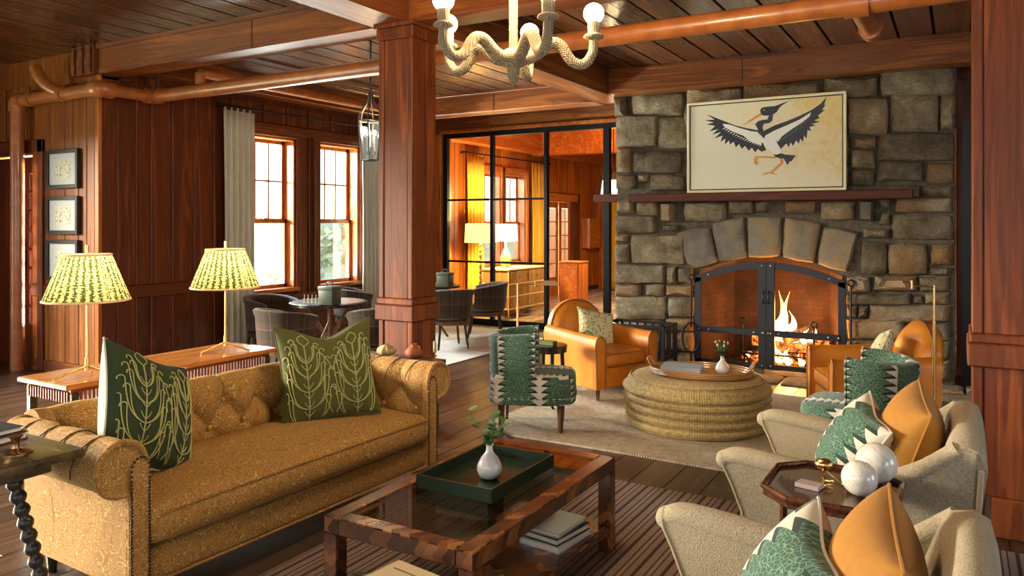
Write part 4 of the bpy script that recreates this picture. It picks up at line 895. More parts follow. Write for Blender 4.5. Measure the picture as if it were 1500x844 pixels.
M['tglass'] = glass_mat('smoked_table_glass', (.80, .86, .80))
MB().box(-TW + fw_ - .005, TW - fw_ + .005, -TD + fw_ - .005, TD - fw_ + .005, ZT_ - .009, ZT_ - .001).build('glass_top', M['tglass'], tb, 0)
MB().bbox(-.02, TW - .02, -TD + .04, TD - .02, .11, .135, .004, 1).build('lower_shelf', M['veneer'], tb, 0, uyx)
TZ = .4615
tr = thing('serving_tray', 'dark green rectangular tray on the glass coffee table', 'tray', (-1.82, 2.90, TZ)); M['lacq'] = plain('green_lacquer', (.018, .03, .018), .22, 0, Coat_Weight=.6)
MB().box(-.185, .185, -.27, .27, 0, .008).build('tray_base', M['lacq'], tr, 0)
for s in (-1, 1): MB().bbox(s * .185 - .006, s * .185 + .006, -.276, .276, 0, .058, .002, 1).build('tray_side', M['lacq'], tr, 0); MB().bbox(-.185, .185, s * .27 - .006, s * .27 + .006, 0, .058, .002, 1).build('tray_side', M['lacq'], tr, 0)
M['china'] = plain('glazed_white', (.70, .66, .60), .16, 0, Coat_Weight=.5); M['leaf'] = fabric('leaf_green', (.055, .13, .035), .5, 30, .5, 0, .1); M['stem'] = plain('stem_green', (.10, .13, .04), .7); M['bud'] = plain('pale_bud', (.62, .55, .36), .7)
def vase(label, loc, s=1.0, sprigs=5, seed=3, spread=.09, hgt=.16, buds=False, col=None):
    v_ = thing('bud_vase', label, 'vase', loc)
    MB().lathe([(.028 * s, 0), (.046 * s, .012 * s), (.056 * s, .04 * s), (.053 * s, .065 * s), (.036 * s, .095 * s), (.017 * s, .118 * s), (.014 * s, .140 * s), (.0185 * s, .150 * s), (.013 * s, .148 * s), (.011 * s, .13 * s)], 28, capt=False).build('body', col or M['china'], v_, 80)
    rd = random.Random(seed); f = thing('sprig', label.replace('white bottle vase', 'leafy green sprig standing in the white vase'), 'foliage', (loc[0], loc[1], loc[2] + .03 * s))
    leafm = None
    for k in range(sprigs):
        a = rd.uniform(0, 6.28); e = (spread * rd.uniform(.5, 1.1) * math.cos(a), spread * rd.uniform(.5, 1.1) * math.sin(a), (.13 + hgt * rd.uniform(.55, 1)) * s)
        pts = spline([(0, 0, .02), (e[0] * .1, e[1] * .1, .12 * s), (e[0] * .5, e[1] * .5, .6 * e[2] + .03), e], 4); st_ = MB().tube(pts, .0022, 5).build('stem', M['stem'], f)
        for j in range(7):
            i = max(4, int(len(pts) * (.5 + .5 * j / 6)) - 1); P = Vector(pts[min(i, len(pts) - 1)]); ln = rd.uniform(.034, .055) * s; b_ = rd.uniform(0, 6.28); up = rd.uniform(-.2, .8)
            d = Vector((math.cos(b_), math.sin(b_), up)).normalized(); n_ = d.cross(Vector((0, 0, 1))).normalized(); m = MB(); w = ln * .42
            m.add([P, P + d * ln * .35 + n_ * w, P + d * ln * .4 + Vector((0, 0, .003)), P + d * ln * .35 - n_ * w, P + d * ln * .75 + n_ * w * .7, P + d * ln * .75 - n_ * w * .7, P + d * ln], [(0, 1, 2), (0, 2, 3), (1, 4, 2), (3, 2, 5), (2, 4, 6), (2, 6, 5)]); m.build('leaf', M['leaf'], st_, 60)
        if buds: MB().ball(e, .009 * s, 8, 6, 1, 1, 1.4).build('bud', M['bud'], st_, 180)
    return v_
q = onz(717, 701, TZ + .008); vase('white bottle vase on the dark green tray', (q[0], q[1], TZ + .009), 1.0, 6, 5, .10, .15)
q = onz(810, 790, .16)
for k, (lab, c_, w, d, h, rz) in enumerate([('large white book at the bottom of the coffee table stack', 'bk_white', .21, .28, .028, -6), ('black book in the middle of the coffee table stack', 'bk_black', .20, .26, .03, -9), ('grey book on top of the coffee table stack', 'bk_grey', .18, .25, .02, -4)]):
    book(lab, (-1.60, 3.14, .1465 + (0, .029, .06)[k]), R(rz), w, d, h, M[c_])
# low stool in the foreground carrying a picture book
fs_ = thing('low_stool', 'low dark wooden stool carrying a cream picture book', 'stool', (-1.53, 1.78, .011)); MB().bbox(-.25, .25, -.22, .22, .36, .40, .01, 2).build('seat', M['darkoak'], fs_)
for sx in (-1, 1):
    for sy in (-1, 1): MB().tube([(sx * .22, sy * .19, 0), (sx * .2, sy * .17, .36)], [.014, .02], 8).build('leg', M['darkoak'], fs_)
bk = book('cream picture book with a round illustration on the low stool', (-1.545, 1.88, .412), R(-8), .27, .33, .035, M['bk_cream'])
MB().tube([(.02, -.05, .0345), (.02, -.05, .0356)], .075, 28).build('cover_picture_rim', M['ink'], bk, 0)
t = NT('cover_art'); n1 = t.noise(t.coord(), 40, 2, .5, 1.5)[0]; M['art'] = t.p(Base_Color=t.ramp(n1, [(.35, (.62, .58, .48)), (.45, (.05, .04, .03)), (.52, (.55, .12, .08)), (.65, (.62, .45, .18))]), Roughness=.5)
MB().tube([(.02, -.05, .035), (.02, -.05, .0360)], .068, 28).build('cover_picture', M['art'], bk, 0)
MB().box(-.10, .05, .11, .116, .0345, .0355).build('title_line', M['bk_red'], bk, 0)
# ================================================================= oatmeal armchairs (local +X is forward)
M['oat'] = fabric('oatmeal_tweed', (.36, .30, .205), .95, 170, 1.25, .05, .9); M['oatwelt'] = fabric('oat_welt', (.42, .34, .22), .9, 300, .3); M['walnut'] = wood('walnut', (.05, .02, .01), (.13, .055, .025), (.2, .09, .04), 2)
def oat_chair(label, loc, rz, grp):
    c = thing('tweed_armchair', label, 'armchair', loc, rz, grp)
    MB().soft(-.36, .40, -.33, .33, .17, .31, .04, (0, 0, 0), 6).build('seat_base', M['oat'], c, 60)
    MB().soft(-.30, .42, -.315, .315, .29, .43, .06, (.01, 0, .03), 9).build('seat_cushion', M['oat'], c, 60)
    top = spline([(.455, 0, .60), (.40, 0, .622), (.25, 0, .612), (.05, 0, .592), (-.12, 0, .60), (-.26, 0, .66), (-.40, 0, .765)], 4)
    for s in (-1, 1):
        out = [(.36, .17), (.355, .28), (.375, .40), (.42, .51), (.45, .57)] + [(p[0], p[2]) for p in top] + [(-.455, .76), (-.44, .5), (-.40, .17)]
        arm = MB().prism(out, s * .335, s * .415, 'y').build('arm', M['oat'], c, 30)
        n = len(top); rad = [.034 + .022 * math.sin(math.pi * min(1, i / n * 1.1)) ** .5 for i in range(n)]
        MB().tube([(p[0], s * .378, p[2] - .01) for p in top], [max(.045, r) for r in rad], 12, sq=.75).build('arm_roll', M['oat'], arm, 80)
        MB().ball((.452, s * .378, .592), .047, 12, 8, .8, 1, .8).build('arm_knuckle', M['oat'], arm, 180)
        for y in (.335, .415): MB().tube([(p[0], s * y, p[1]) for p in out[:6]], .006, 6).build('welt', M['oatwelt'], arm)
    def bk_(u, v): # inner back shell
        y = (u * 2 - 1) * .40; zt = .80 + .035 * (1 - (u * 2 - 1) ** 2); z = .30 + (zt - .30) * v; return (-.30 - .14 * v - .0 * y + .03 * (u * 2 - 1) ** 2, y, z)
    n = 14; m = MB(); prof = []
    for i in range(n + 1):
        u = i / n; y = (u * 2 - 1) * .405; zt = .775 + .045 * (1 - (u * 2 - 1) ** 4); e = .05 * (u * 2 - 1) ** 2
        sec = [(-.26 + e, .30), (-.30 + e, .45), (-.345 + e, .62), (-.375 + e * .7, zt - .06), (-.40 + e * .5, zt - .012), (-.435, zt), (-.475, zt - .02), (-.49, zt - .08), (-.465, .5), (-.42, .17)]
        prof.append([(a, y, b) for a, b in sec])
    m.grid(n, len(prof[0]) - 1, lambda u, v: prof[int(round(u * n))][int(round(v * (len(prof[0]) - 1)))])
    for k in (0, n): m.add(prof[k], [tuple(range(len(prof[k])))])
    m.build('back', M['oat'], c, 50)
    for y in (-.418, .418): MB().tube([(-.47, y, .70), (-.455, y, .45), (-.41, y, .17)], .010, 6).build('back_welt', M['oatwelt'], c)
    for x, y in ((.33, .35), (.33, -.35)): MB().tube([(x, y, 0), (x - .01, y, .18)], [.016, .026], 8).build('leg', M['walnut'], c)
    for y in (-.36, .36): MB().tube([(-.50, y, 0), (-.47, y, .35), (-.485, y, .60)], [.018, .026, .018], 8).build('rear_leg', M['walnut'], c)
    return c
CA, CB_ = (-.40, 3.62, .011), (-.40, 2.12, .011)
oat_chair('oatmeal tweed armchair between the octagonal table and the green chair', CA, R(180), 'tweed armchairs')
oat_chair('oatmeal tweed armchair beside the octagonal table, facing the coffee table end', CB_, R(180), 'tweed armchairs')
# ================================================================= leaf print fabric
def leafprint(name, g1, g2, white, P=.33, tooth=.048, flip=1, wcore=.012, wtooth=.058):
    t = NT(name); uv = t.coord('UV'); s_ = t.xyz(uv); u = t.math('ADD', s_[0], 40.0); v = s_[1]
    du = t.math('SUBTRACT', t.math('MULTIPLY', t.math('FRACT', t.math('DIVIDE', u, P)), P), P / 2); ad = t.math('ABSOLUTE', du)
    saw = t.math('FRACT', t.math('DIVIDE', t.math('SUBTRACT', v, t.math('MULTIPLY', t.math('POWER', t.math('MULTIPLY', ad, 12.0), .55), .075 * flip)), tooth))
    wd = t.math('ADD', wcore, t.math('MULTIPLY', t.math('POWER', t.math('SUBTRACT', 1.0, saw), 1.3), wtooth)); leaf = t.math('LESS_THAN', ad, wd)
    shade = t.ramp(t.math('DIVIDE', ad, .09), [(0.15, white), (.9, tuple(c * .9 for c in white))])
    vo = t.node('ShaderNodeTexVoronoi', feature='DISTANCE_TO_EDGE', i_Vector=t.mapping(uv, (62, 62, 1)), i_Scale=1.0).outputs[0]
    crack = t.math('LESS_THAN', vo, .055); n1 = t.noise(uv, 9, 3)[0]
    gr = t.mix(n1, g1, g2); dk = t.math('LESS_THAN', t.math('ABSOLUTE', t.math('SUBTRACT', ad, t.math('ADD', wd, .010))), .010); bg = t.mix(t.math('MULTIPLY', crack, .45), gr, (.30, .42, .30)); bg = t.mix(dk, bg, tuple(c * .35 for c in g1))
    wv = t.noise(t.coord(), 500, 1)[0]; t.bump(wv, .2, .002)
    return t.p(Base_Color=t.mix(leaf, bg, shade), Roughness=.85, Sheen_Weight=.15)
M['leafprint'] = leafprint('leaf_print', (.014, .055, .028), (.028, .095, .052), (.60, .55, .47))
M['leafprint2'] = leafprint('leaf_print_cushion', (.012, .058, .032), (.022, .10, .058), (.60, .54, .45), .34, .058, 1, .012, .062)
# ================================================================= green slipper chairs
def slipper(label, loc, rz):
    c = thing('slipper_chair', label, 'chair', loc, rz, 'leaf print slipper chairs')
    n = 26; path = []
    for i in range(n + 1):
        w = i / n * 2 - 1; a = w * R(128)          # wrap angle round the back
        x, y = -.06 - .245 * math.cos(a), .275 * math.sin(a)
        if abs(w) > .62: k = (abs(w) - .62) / .38; x = -.06 - .245 * math.cos(R(128) * .62 * (1 if w > 0 else -1)) + k * .16; y = (1 if w > 0 else -1) * (.275 * abs(math.sin(R(128) * .62)) - .0 + .012 * math.sin(k * 3))
        path.append((x, y))
    m = MB(); T_ = .085; rows = []
    for i, (x, y) in enumerate(path):
        a = path[max(0, i - 1)]; b = path[min(n, i + 1)]; tx, ty = b[0] - a[0], b[1] - a[1]; L = math.hypot(tx, ty); nx, ny = -ty / L, tx / L
        if nx * (x + .06) + ny * y < 0: nx, ny = -nx, -ny
        if i in (0, n): nx, ny = 0, (1 if y > 0 else -1)
        zt = .735 + .012 * math.cos(i / n * 6.28); fl = .012
        sec = [(0, .40), (fl * .4, .6), (fl, zt - .03), (fl - .012, zt - .006), (-T_ * .5, zt + .004), (-T_ + .016, zt - .006), (-T_ + .004, zt - .03), (-T_ + .012, .6), (-T_ + .0, .40)]
        rows.append([(x + nx * o, y + ny * o, z) for o, z in sec] )
    m.grid(n, 8, lambda u, v: rows[int(round(u * n))][int(round(v * 8))]); m.add(rows[0], [tuple(range(9))]); m.add(rows[n], [tuple(range(9))])
    uvb = lambda c_, nn: (math.atan2(c_.y, c_.x + .06 - .3) * .36 if abs(nn.z) < .7 else c_.y, c_.z if abs(nn.z) < .7 else c_.x)
    m.build('back', M['leafprint'], c, 50, lambda c_, nn: ((c_.x if abs(nn.y) > abs(nn.x) else c_.y + .12), c_.z))
    for r in (rows[0], rows[n]): MB().tube(r, .007, 6).build('welt', M['leafprint'], c, 35, 'box')
    def seatp(z, k): # plan outline of the seat, rounded front
        return [((-.27 + .62 * max(0, math.cos(a)) ** .6 if math.cos(a) > 0 else -.27 - .04 * abs(math.cos(a))) * k if False else (.03 + (.335 if math.cos(a) > 0 else .33) * math.copysign(abs(math.cos(a)) ** .55, math.cos(a)) * k), .275 * k * math.copysign(abs(math.sin(a)) ** .5, math.sin(a)), z) for a in [2 * math.pi * i / 40 for i in range(40)]]
    def loft(rings, nm, mat):
        m = MB(); N = 40
        for r in rings: m.v += [tuple(map(float, p)) for p in r]
        for i in range(len(rings) - 1):
            for j in range(N): m.f.append((i * N + j, i * N + (j + 1) % N, (i + 1) * N + (j + 1) % N, (i + 1) * N + j))
        m.f.append(tuple(range(N))[::-1]); m.f.append(tuple((len(rings) - 1) * N + j for j in range(N)))
        return m.build(nm, mat, c, 50, 'box')
    loft([seatp(.215, .97), seatp(.225, 1.0), seatp(.262, 1.0)], 'hem_band', M['leafprint']); loft([seatp(.262, .99), seatp(.27, 1.0), seatp(.385, 1.0), seatp(.41, .985), seatp(.428, .93), seatp(.436, .8), seatp(.44, .4)], 'seat', M['leafprint'])
    MB().tube(seatp(.263, 1.005), .006, 6, closed=True).build('hem_welt', M['leafprint'], c, 35, 'box')
    for x, y in ((.25, .2), (.25, -.2), (-.2, .18), (-.2, -.18)): MB().tube([(x, y, 0), (x, y, .22)], [.017, .028], 4).build('leg', M['walnut'], c, 0)
    return c
slipper('green leaf print slipper chair between the sofa and the leather armchair', (-2.90, 5.23, .015), math.atan2(.42, .9))
slipper('green leaf print slipper chair behind the tweed armchair', (-.52, 5.36, .015), math.atan2(.10, -1))
# ================================================================= tan leather club chairs
t = NT('tan_leather'); v = t.coord(); n1 = t.noise(v, 4, 4)[0]; n2 = t.node('ShaderNodeTexVoronoi', feature='DISTANCE_TO_EDGE', i_Vector=v, i_Scale=170).outputs[0]; t.bump(n2, .12, .002)
M['leather'] = t.p(Base_Color=t.ramp(n1, [(.3, (.46, .135, .010)), (.7, (.66, .235, .018))]), Roughness=.36, Coat_Weight=.15, Coat_Roughness=.3)
M['lthwelt'] = plain('leather_welt', (.26, .085, .02), .45)
def club(label, loc, rz, nm='leather_armchair'):
    c = thing(nm, label, 'armchair', loc, rz, 'tan leather club chairs')
    MB().bbox(-.33, .36, -.27, .27, .11, .29, .02, 2).build('seat_base', M['leather'], c); MB().soft(-.28, .375, -.262, .262, .285, .42, .045, (.006, 0, .022), 9).build('seat_cushion', M['leather'], c, 60)
    for z in (.405, .30): MB().tube([(.376, y, z) for y in np.linspace(-.22, .22, 8)], .004, 6).build('welt', M['lthwelt'], c)
    for s in (-1, 1):
        prof = [(.265, .11), (.265, .48), (.272, .535), (.30, .57), (.335, .575), (.368, .55), (.38, .50), (.372, .42), (.365, .11)]
        arm = MB(); N = 10
        for i in range(N + 1):
            k = i / N; x = -.36 + .75 * k; dz = .035 * (1 - k) ** 1.5
            arm.v += [(x, s * y, z + (dz if z > .3 else 0)) for y, z in prof]
        P_ = len(prof)
        for i in range(N):
            for j in range(P_): arm.f.append((i * P_ + j, i * P_ + (j + 1) % P_, (i + 1) * P_ + (j + 1) % P_, (i + 1) * P_ + j))
        arm.f.append(tuple(range(P_))); arm.f.append(tuple(N * P_ + j for j in range(P_)))
        a = arm.build('arm', M['leather'], c, 50); MB().tube([(.392, s * y, z) for y, z in spline(prof, 3)], .007, 6).build('front_welt', M['lthwelt'], a)
    m = MB(); n = 32
    def ring(k, x):   # round-topped back outline
        out = []
        for i in range(n):
            a = 2 * math.pi * i / n; y = .335 * k * math.cos(a); z = .545 + (.285 if math.sin(a) > 0 else .40) * k * math.sin(a)
            out.append((x - .18 * (z - .4), y, max(z, .12)))
        return out
    RR = [ring(.02, -.19), ring(.5, -.195), ring(.8, -.215), ring(.93, -.245), ring(1, -.285), ring(1, -.335), ring(.92, -.365), ring(.02, -.375)]
    for r in RR: m.v += r
    for i in range(len(RR) - 1):
        for j in range(n): m.f.append((i * n + j, i * n + (j + 1) % n, (i + 1) * n + (j + 1) % n, (i + 1) * n + j))
    b = m.build('back', M['leather'], c, 60); MB().tube(ring(1.0, -.275), .007, 6, closed=True).build('back_welt', M['lthwelt'], b)
    for x, y in ((.32, .29), (.32, -.29), (-.3, .26), (-.3, -.26)): MB().tube([(x, y, 0), (x, y, .12)], [.02, .03], 4).build('leg', M['walnut'], c, 0)
    return c
club('tan leather club chair with floral cushion beside the log basket', (-2.94, 6.655, .015), math.atan2(-.42, .91))
club('tan leather club chair with floral cushion right of the fire', (-.58, 6.52, .015), math.atan2(-.39, -.92))
# floral cushions
t = NT('floral_print'); v = t.coord(); n1 = t.noise(v, 16, 3, .6, 1.4)[0]; n2 = t.noise(v, 60, 2)[0]
M['floral'] = t.p(Base_Color=t.mix(t.math('GREATER_THAN', n2, .60), t.ramp(n1, [(.38, (.20, .28, .07)), (.46, (.66, .60, .36)), (.58, (.68, .62, .40)), (.66, (.60, .42, .05))]), (.15, .18, .07)), Roughness=.85)
def seatpos(loc, rz, x, y, z): return (loc[0] + x * math.cos(rz) - y * math.sin(rz), loc[1] + x * math.sin(rz) + y * math.cos(rz), z)
ra = math.atan2(-.42, .91); pillow('floral_cushion', 'yellow floral cushion leaning in the leather chair by the log basket', seatpos((-2.94, 6.655), ra, -.06, .02, .60), (R(24), R(-12), ra - R(90) - R(12)), .40, .34, .14, M['floral'], M['floral'])
rb = math.atan2(-.39, -.92); pillow('floral_cushion', 'yellow floral cushion leaning in the leather chair right of the fire', seatpos((-.58, 6.52), rb, -.04, .06, .615), (R(22), R(10), rb - R(90) - R(16)), .38, .34, .14, M['floral'], M['floral'])
# ================================================================= woven ottoman, cane tray, books, vase
t = NT('seagrass'); v = t.coord(); s_ = t.xyz(v); an = t.math('ARCTAN2', s_[1], s_[0]); rd_ = t.math('SQRT', t.math('ADD', t.math('MULTIPLY', s_[0], s_[0]), t.math('MULTIPLY', s_[1], s_[1])))
h = t.math('ADD', t.math('SINE', t.math('MULTIPLY', an, 190)), t.math('SINE', t.math('ADD', t.math('MULTIPLY', s_[2], 700), t.math('MULTIPLY', rd_, 500)))); n1 = t.noise(v, 40, 4)[0]
t.bump(t.math('ADD', t.math('MULTIPLY', h, .5), n1), .45, .004); M['seagrass'] = t.p(Base_Color=t.ramp(t.math('ADD', t.math('MULTIPLY', h, .10), n1), [(.2, (.26, .17, .06)), (.5, (.46, .33, .13)), (.8, (.62, .48, .22))]), Roughness=.85)
OX, OY = -1.795, 5.96
ot = thing('woven_ottoman', 'large round seagrass ottoman with coiled sides on the jute rug', 'ottoman', (OX, OY, .015)); pr = [(.48, 0), (.535, .008)]
for k in range(5):
    z = .012 + k * .062
    for f_ in (.0, .2, .5, .8): pr.append((.525 + .036 * math.sin(math.pi * (f_ * .9 + .05)) ** .8 + .004 * k, z + f_ * .062))
pr += [(.545, .325), (.535, .352), (.505, .372), (.45, .383), (.30, .392), (.001, .396)]
MB().lathe(pr, 72, capt=False).build('body', M['seagrass'], ot, 180)
MB().tube([(.515 * math.cos(k * math.pi / 36), .515 * math.sin(k * math.pi / 36), .372) for k in range(72)], .008, 6, closed=True).build('rim_braid', M['seagrass'], ot, 180)
M['cane'] = plain('rattan_cane', (.42, .20, .055), .35, 0, Coat_Weight=.3)
oz = .4125; qx, qy = [float(a) for a in onz(1026, 548, oz)[:2]]
ct_ = thing('cane_tray', 'oval rattan tray with loop handles on the woven ottoman', 'tray', (qx, qy, oz), R(12))
def oval(a, b, z, n=48): return [(a * math.cos(2 * math.pi * k / n), b * math.sin(2 * math.pi * k / n), z) for k in range(n)]
MB().prism([(p[0], p[1]) for p in oval(.37, .24, 0)], 0.0, .010, 'z').build('tray_base', M['cane'], ct_, 0)
for z, d in ((.012, 0), (.028, .008), (.044, .014)): MB().tube(oval(.375 + d, .245 + d, z), .0085, 8, closed=True).build('rim_cane', M['cane'], ct_)
for s in (-1, 1): MB().tube(spline([(s * .36, -.07, .04), (s * .40, -.06, .10), (s * .405, 0, .115), (s * .40, .06, .10), (s * .36, .07, .04)], 4), .009, 8).build('handle', M['cane'], ct_)
q = onz(1005, 548, oz + .011)
book('white book under the grey book on the cane tray', (q[0] - .03, q[1] - .01, oz + .011), R(96), .22, .32, .032, M['bk_white']); book('grey book on top of the white book on the cane tray', (q[0] - .03, q[1] + .0, oz + .0435), R(99), .21, .30, .034, M['bk_grey'])
q = onz(1058, 549, oz + .012); vase('white bottle vase on the cane tray by the grey book', (q[0], q[1], oz + .0125), .95, 6, 11, .07, .13, True)
# ================================================================= round side table near the leather chair
q = onz(800, 508, .50); stb = thing('occasional_table', 'small black side table between the green chair and the leather chair', 'side table', (-3.09, 5.90, .015)); M['ebony'] = plain('ebony_wood', (.012, .009, .008), .25, 0, Coat_Weight=.4)
MB().lathe([(.145, .46), (.17, .465), (.175, .52), (.17, .525), (.0, .525)], 28, capt=False).build('top', M['ebony'], stb, 40)
for k in range(4): a = R(45 + 90 * k); MB().tube([(.13 * math.cos(a), .13 * math.sin(a), .47), (.15 * math.cos(a), .17 * math.sin(a), .02), (.17 * math.cos(a), .17 * math.sin(a), 0)], [.022, .014, .014], 4).build('leg', M['ebony'], stb, 0)
MB().lathe([(.14, .16), (.14, .175)], 24).build('stretcher_ring', M['ebony'], stb, 0)
q = onz(797, 500, .515); tag(MB().bbox(-.06, .06, -.04, .04, 0, .035, .003, 1).build('trinket_box', M['stem'], None, 0, loc=(-3.06, 5.87, .541)), 'small olive box on the black side table', 'box')
cu = thing('tumbler', 'small pale tumbler beside the olive box on the black side table', 'cup', (-3.16, 5.88, .541)); MB().lathe([(.028, 0), (.032, .045), (.028, .045), (.025, .006)], 18, capt=False).build('body', M['china'], cu); MB().lathe([(.0, .03), (.027, .03)], 18, capb=False, capt=False).build('tea', M['bk_red'], cu)
# ================================================================= pharmacy floor lamps
def pharmacy(label, loc, h, arm, rz):
    l = thing('reading_lamp', label, 'floor lamp', loc, rz, 'brass reading lamps')
    MB().lathe([(.12, 0), (.12, .012), (.11, .018), (.012, .022)], 24).build('base', M['brass'], l, 40); MB().tube([(0, 0, .02), (0, 0, h * .78)], .011, 10).build('pole', M['brass'], l); MB().tube([(0, 0, h * .76), (0, 0, h)], .0075, 10).build('upper_pole', M['brass'], l)
    MB().tube([(0, 0, h - .01), (arm * .45, 0, h)], .006, 8).build('swing_arm', M['brass'], l); MB().tube([(arm * .45, 0, h - .025), (arm * .45, 0, h + .035)], .012, 8).build('joint', M['brass'], l)
    MB().tube([(arm * .45, 0, h + .02), (arm * .75, 0, h + .02)], .006, 8).build('swing_arm', M['brass'], l)
    MB().prism([(arm * .7, h + .035), (arm * 1.0, h + .035), (arm * 1.08, h - .01), (arm * .62, h - .01)], -.045, .045, 'y').build('shade', M['bronze'], l, 0)
pharmacy('brass reading lamp standing behind the leather chair by the log basket', (-3.78, 6.58, 0), .99, .38, R(25)); pharmacy('brass reading lamp standing in front of the leather chair right of the fire', (-.15, 6.17, .015), 1.14, -.34, R(25))
# ================================================================= octagonal bamboo table with marble balls
t = NT('tortoise_bamboo'); n1 = t.noise(t.coord(), 14, 4, .6, 1)[0]; M['bamboo'] = t.p(Base_Color=t.ramp(n1, [(.35, (.028, .009, .004)), (.6, (.11, .035, .013)), (.8, (.22, .08, .028))]), Roughness=.22, Coat_Weight=.5)
t = NT('lacquer_top'); n1 = t.noise(t.coord(), 30, 4)[0]; M['lacqtop'] = t.p(Base_Color=t.ramp(n1, [(.35, (.032, .010, .006)), (.7, (.10, .03, .016))]), Roughness=.25, Coat_Weight=.5)
tx, ty, tz = -.39, 2.945, .655
oc = thing('octagonal_table', 'dark octagonal bamboo side table between the tweed armchairs', 'side table', (tx, ty, .011)); a_, b__, k_ = .215, .225, .09
O8 = [(-a_, -b__ + k_ * 1.1), (-a_ + k_ * 1.1, -b__), (a_ - k_, -b__), (a_, -b__ + k_), (a_, b__ - k_), (a_ - k_, b__), (-a_ + k_, b__), (-a_, b__ - k_)]
MB().prism(O8, tz - .035, tz - .014, 'z').build('top', M['lacqtop'], oc, 0); MB().tube([(x, y, tz - .008) for x, y in O8], .011, 8, closed=True).build('gallery_rim', M['bamboo'], oc); MB().tube([(x * .97, y * .97, tz - .034) for x, y in O8], .009, 8, closed=True).build('lower_rim', M['bamboo'], oc)
for sx in (-1, 1):
    for sy in (-1, 1):
        MB().tube([(sx * .14, sy * .15, tz - .035), (sx * .15, sy * .16, 0)], .013, 8).build('leg', M['bamboo'], oc)
        MB().tube([(sx * .145, sy * .15, tz - .20), (sx * .06, sy * .15, tz - .04)], .008, 6).build('brace', M['bamboo'], oc)
    MB().tube([(sx * .147, -.155, .16), (sx * .147, .155, .16)], .009, 8).build('stretcher', M['bamboo'], oc)
t = NT('white_marble'); v = t.coord(); n1 = t.noise(v, 9, 5, .6, 2.2)[0]; ve = t.math('ABSOLUTE', t.math('SUBTRACT', n1, .5)); M['marble'] = t.p(Base_Color=t.ramp(ve, [(.0, (.52, .46, .38)), (.012, (.64, .60, .53)), (.05, (.70, .67, .60))]), Roughness=.08, Coat_Weight=.5)
zt_ = tz + .011 - .013
for lab, px, py, r in (('larger white marble ball at the back of the octagonal table', 1273, 682, .072), ('smaller white marble ball at the front of the octagonal table', 1261, 698, .060)):
    q = onz(px, py, zt_ + r); tag(MB().ball((0, 0, r), r, 36, 22).build('marble_ball', M['marble'], None, 180, loc=(float(q[0]) + (.02 if r > .07 else -.002), float(q[1]) + (.045 if r > .07 else -.022), zt_)), lab, 'ornament', 'marble balls')
q = onz(1186, 714, zt_); mb_ = thing('match_box', 'flat mauve matchbox on the octagonal table', 'matchbox', (float(q[0]), float(q[1]), zt_), R(-12)); MB().bbox(-.042, .042, -.028, .028, 0, .016, .001, 1).build('sleeve', plain('mauve_card', (.33, .26, .25), .7), mb_, 0); MB().box(-.043, .043, -.026, .026, .003, .013).build('drawer', M['bk_white'], mb_, 0)
q = onz(1212, 705, zt_); br = thing('brass_striker', 'brass match striker with curled feet on the octagonal table', 'ornament', (float(q[0]), float(q[1]), zt_)); MB().ball((-.02, .05, .045), .027, 16, 10, 1.25, 1, .85).build('bowl', M['brass'], br, 180)
for s in (-1, 1): MB().tube(spline([(-.02, .05, .03), (.0 + s * .02, .02, .012), (.02 + s * .03, -.02, .006), (.045 + s * .02, -.03, .012)], 4), .0035, 6).build('foot', M['brass'], br)
MB().tube([(-.02, .05, .004), (-.02, .05, .03)], .008, 8).build('stem', M['brass'], br)
# ================================================================= cushions on the tweed armchairs
M['mustard'] = fabric('mustard_velvet', (.36, .160, .024), .75, 40, .3, .08)
for i, ((x, y, _), nm) in enumerate(((CA, 'the armchair by the green chair'), (CB_, 'the armchair at the front'))):
    pillow('mustard_cushion', 'mustard velvet cushion resting in ' + nm, (x + (.21 if i == 0 else .195), y + (.02 if i == 0 else .06), (.665 if i == 0 else .63)), (R(17), R(-8), R(90) + R(8)), .44, .44, .25, M['mustard'], M['mustard'], b=.06)
    pillow('leaf_cushion', 'green leaf print cushion leaning on the mustard one in ' + nm, (x + .0, y + (.0 if i == 0 else .03), (.615 if i == 0 else .59)), (R(30), R(-10), R(90) + R(16)), .43, .42, .22, M['leafprint2'], M['leafprint2'], .02, b=.06)
# ================================================================= rope chandelier over the coffee table
t = NT('rope_wrap'); v = t.coord(); s_ = t.xyz(v); an = t.math('ADD', t.math('MULTIPLY', s_[0], 420), t.math('ADD', t.math('MULTIPLY', s_[1], 260), t.math('MULTIPLY', s_[2], 420)))
an2 = t.math('ADD', t.math('MULTIPLY', s_[0], -420), t.math('ADD', t.math('MULTIPLY', s_[1], 300), t.math('MULTIPLY', s_[2], 420))); h = t.math('MULTIPLY', t.math('SINE', an), t.math('SINE', an2))
t.bump(h, .8, .004); M['rope'] = t.p(Base_Color=t.ramp(h, [(.0, (.30, .21, .11)), (.5, (.55, .42, .25)), (1, (.68, .56, .37))]), Roughness=.9)
M['globe'] = emis('globe_bulb', (1, .87, .62, 1), 16)
chx, chy = [float(a) for a in (O3 + ray(752, 80) * 3.43)[:2]]
chd = thing('rope_chandelier', 'rope wrapped chandelier with five curling arms and globe bulbs', 'chandelier', (chx, chy, 2.30))
MB().tube([(0, 0, .05), (0, 0, CZ - 2.31)], .019, 12).build('stem', M['rope'], chd); MB().lathe([(.065, CZ - 2.34), (.065, CZ - 2.315)], 20).build('ceiling_rose', M['rope'], chd)
MB().ball((0, 0, .035), .062, 16, 10, 1, 1, .8).build('hub', M['rope'], chd, 180); MB().lathe([(.002, -.085), (.018, -.07), (.028, -.03), (.03, .0), (.024, .02)], 14).build('drop', M['rope'], chd, 80)
fa = math.atan2(FW[1], FW[0])
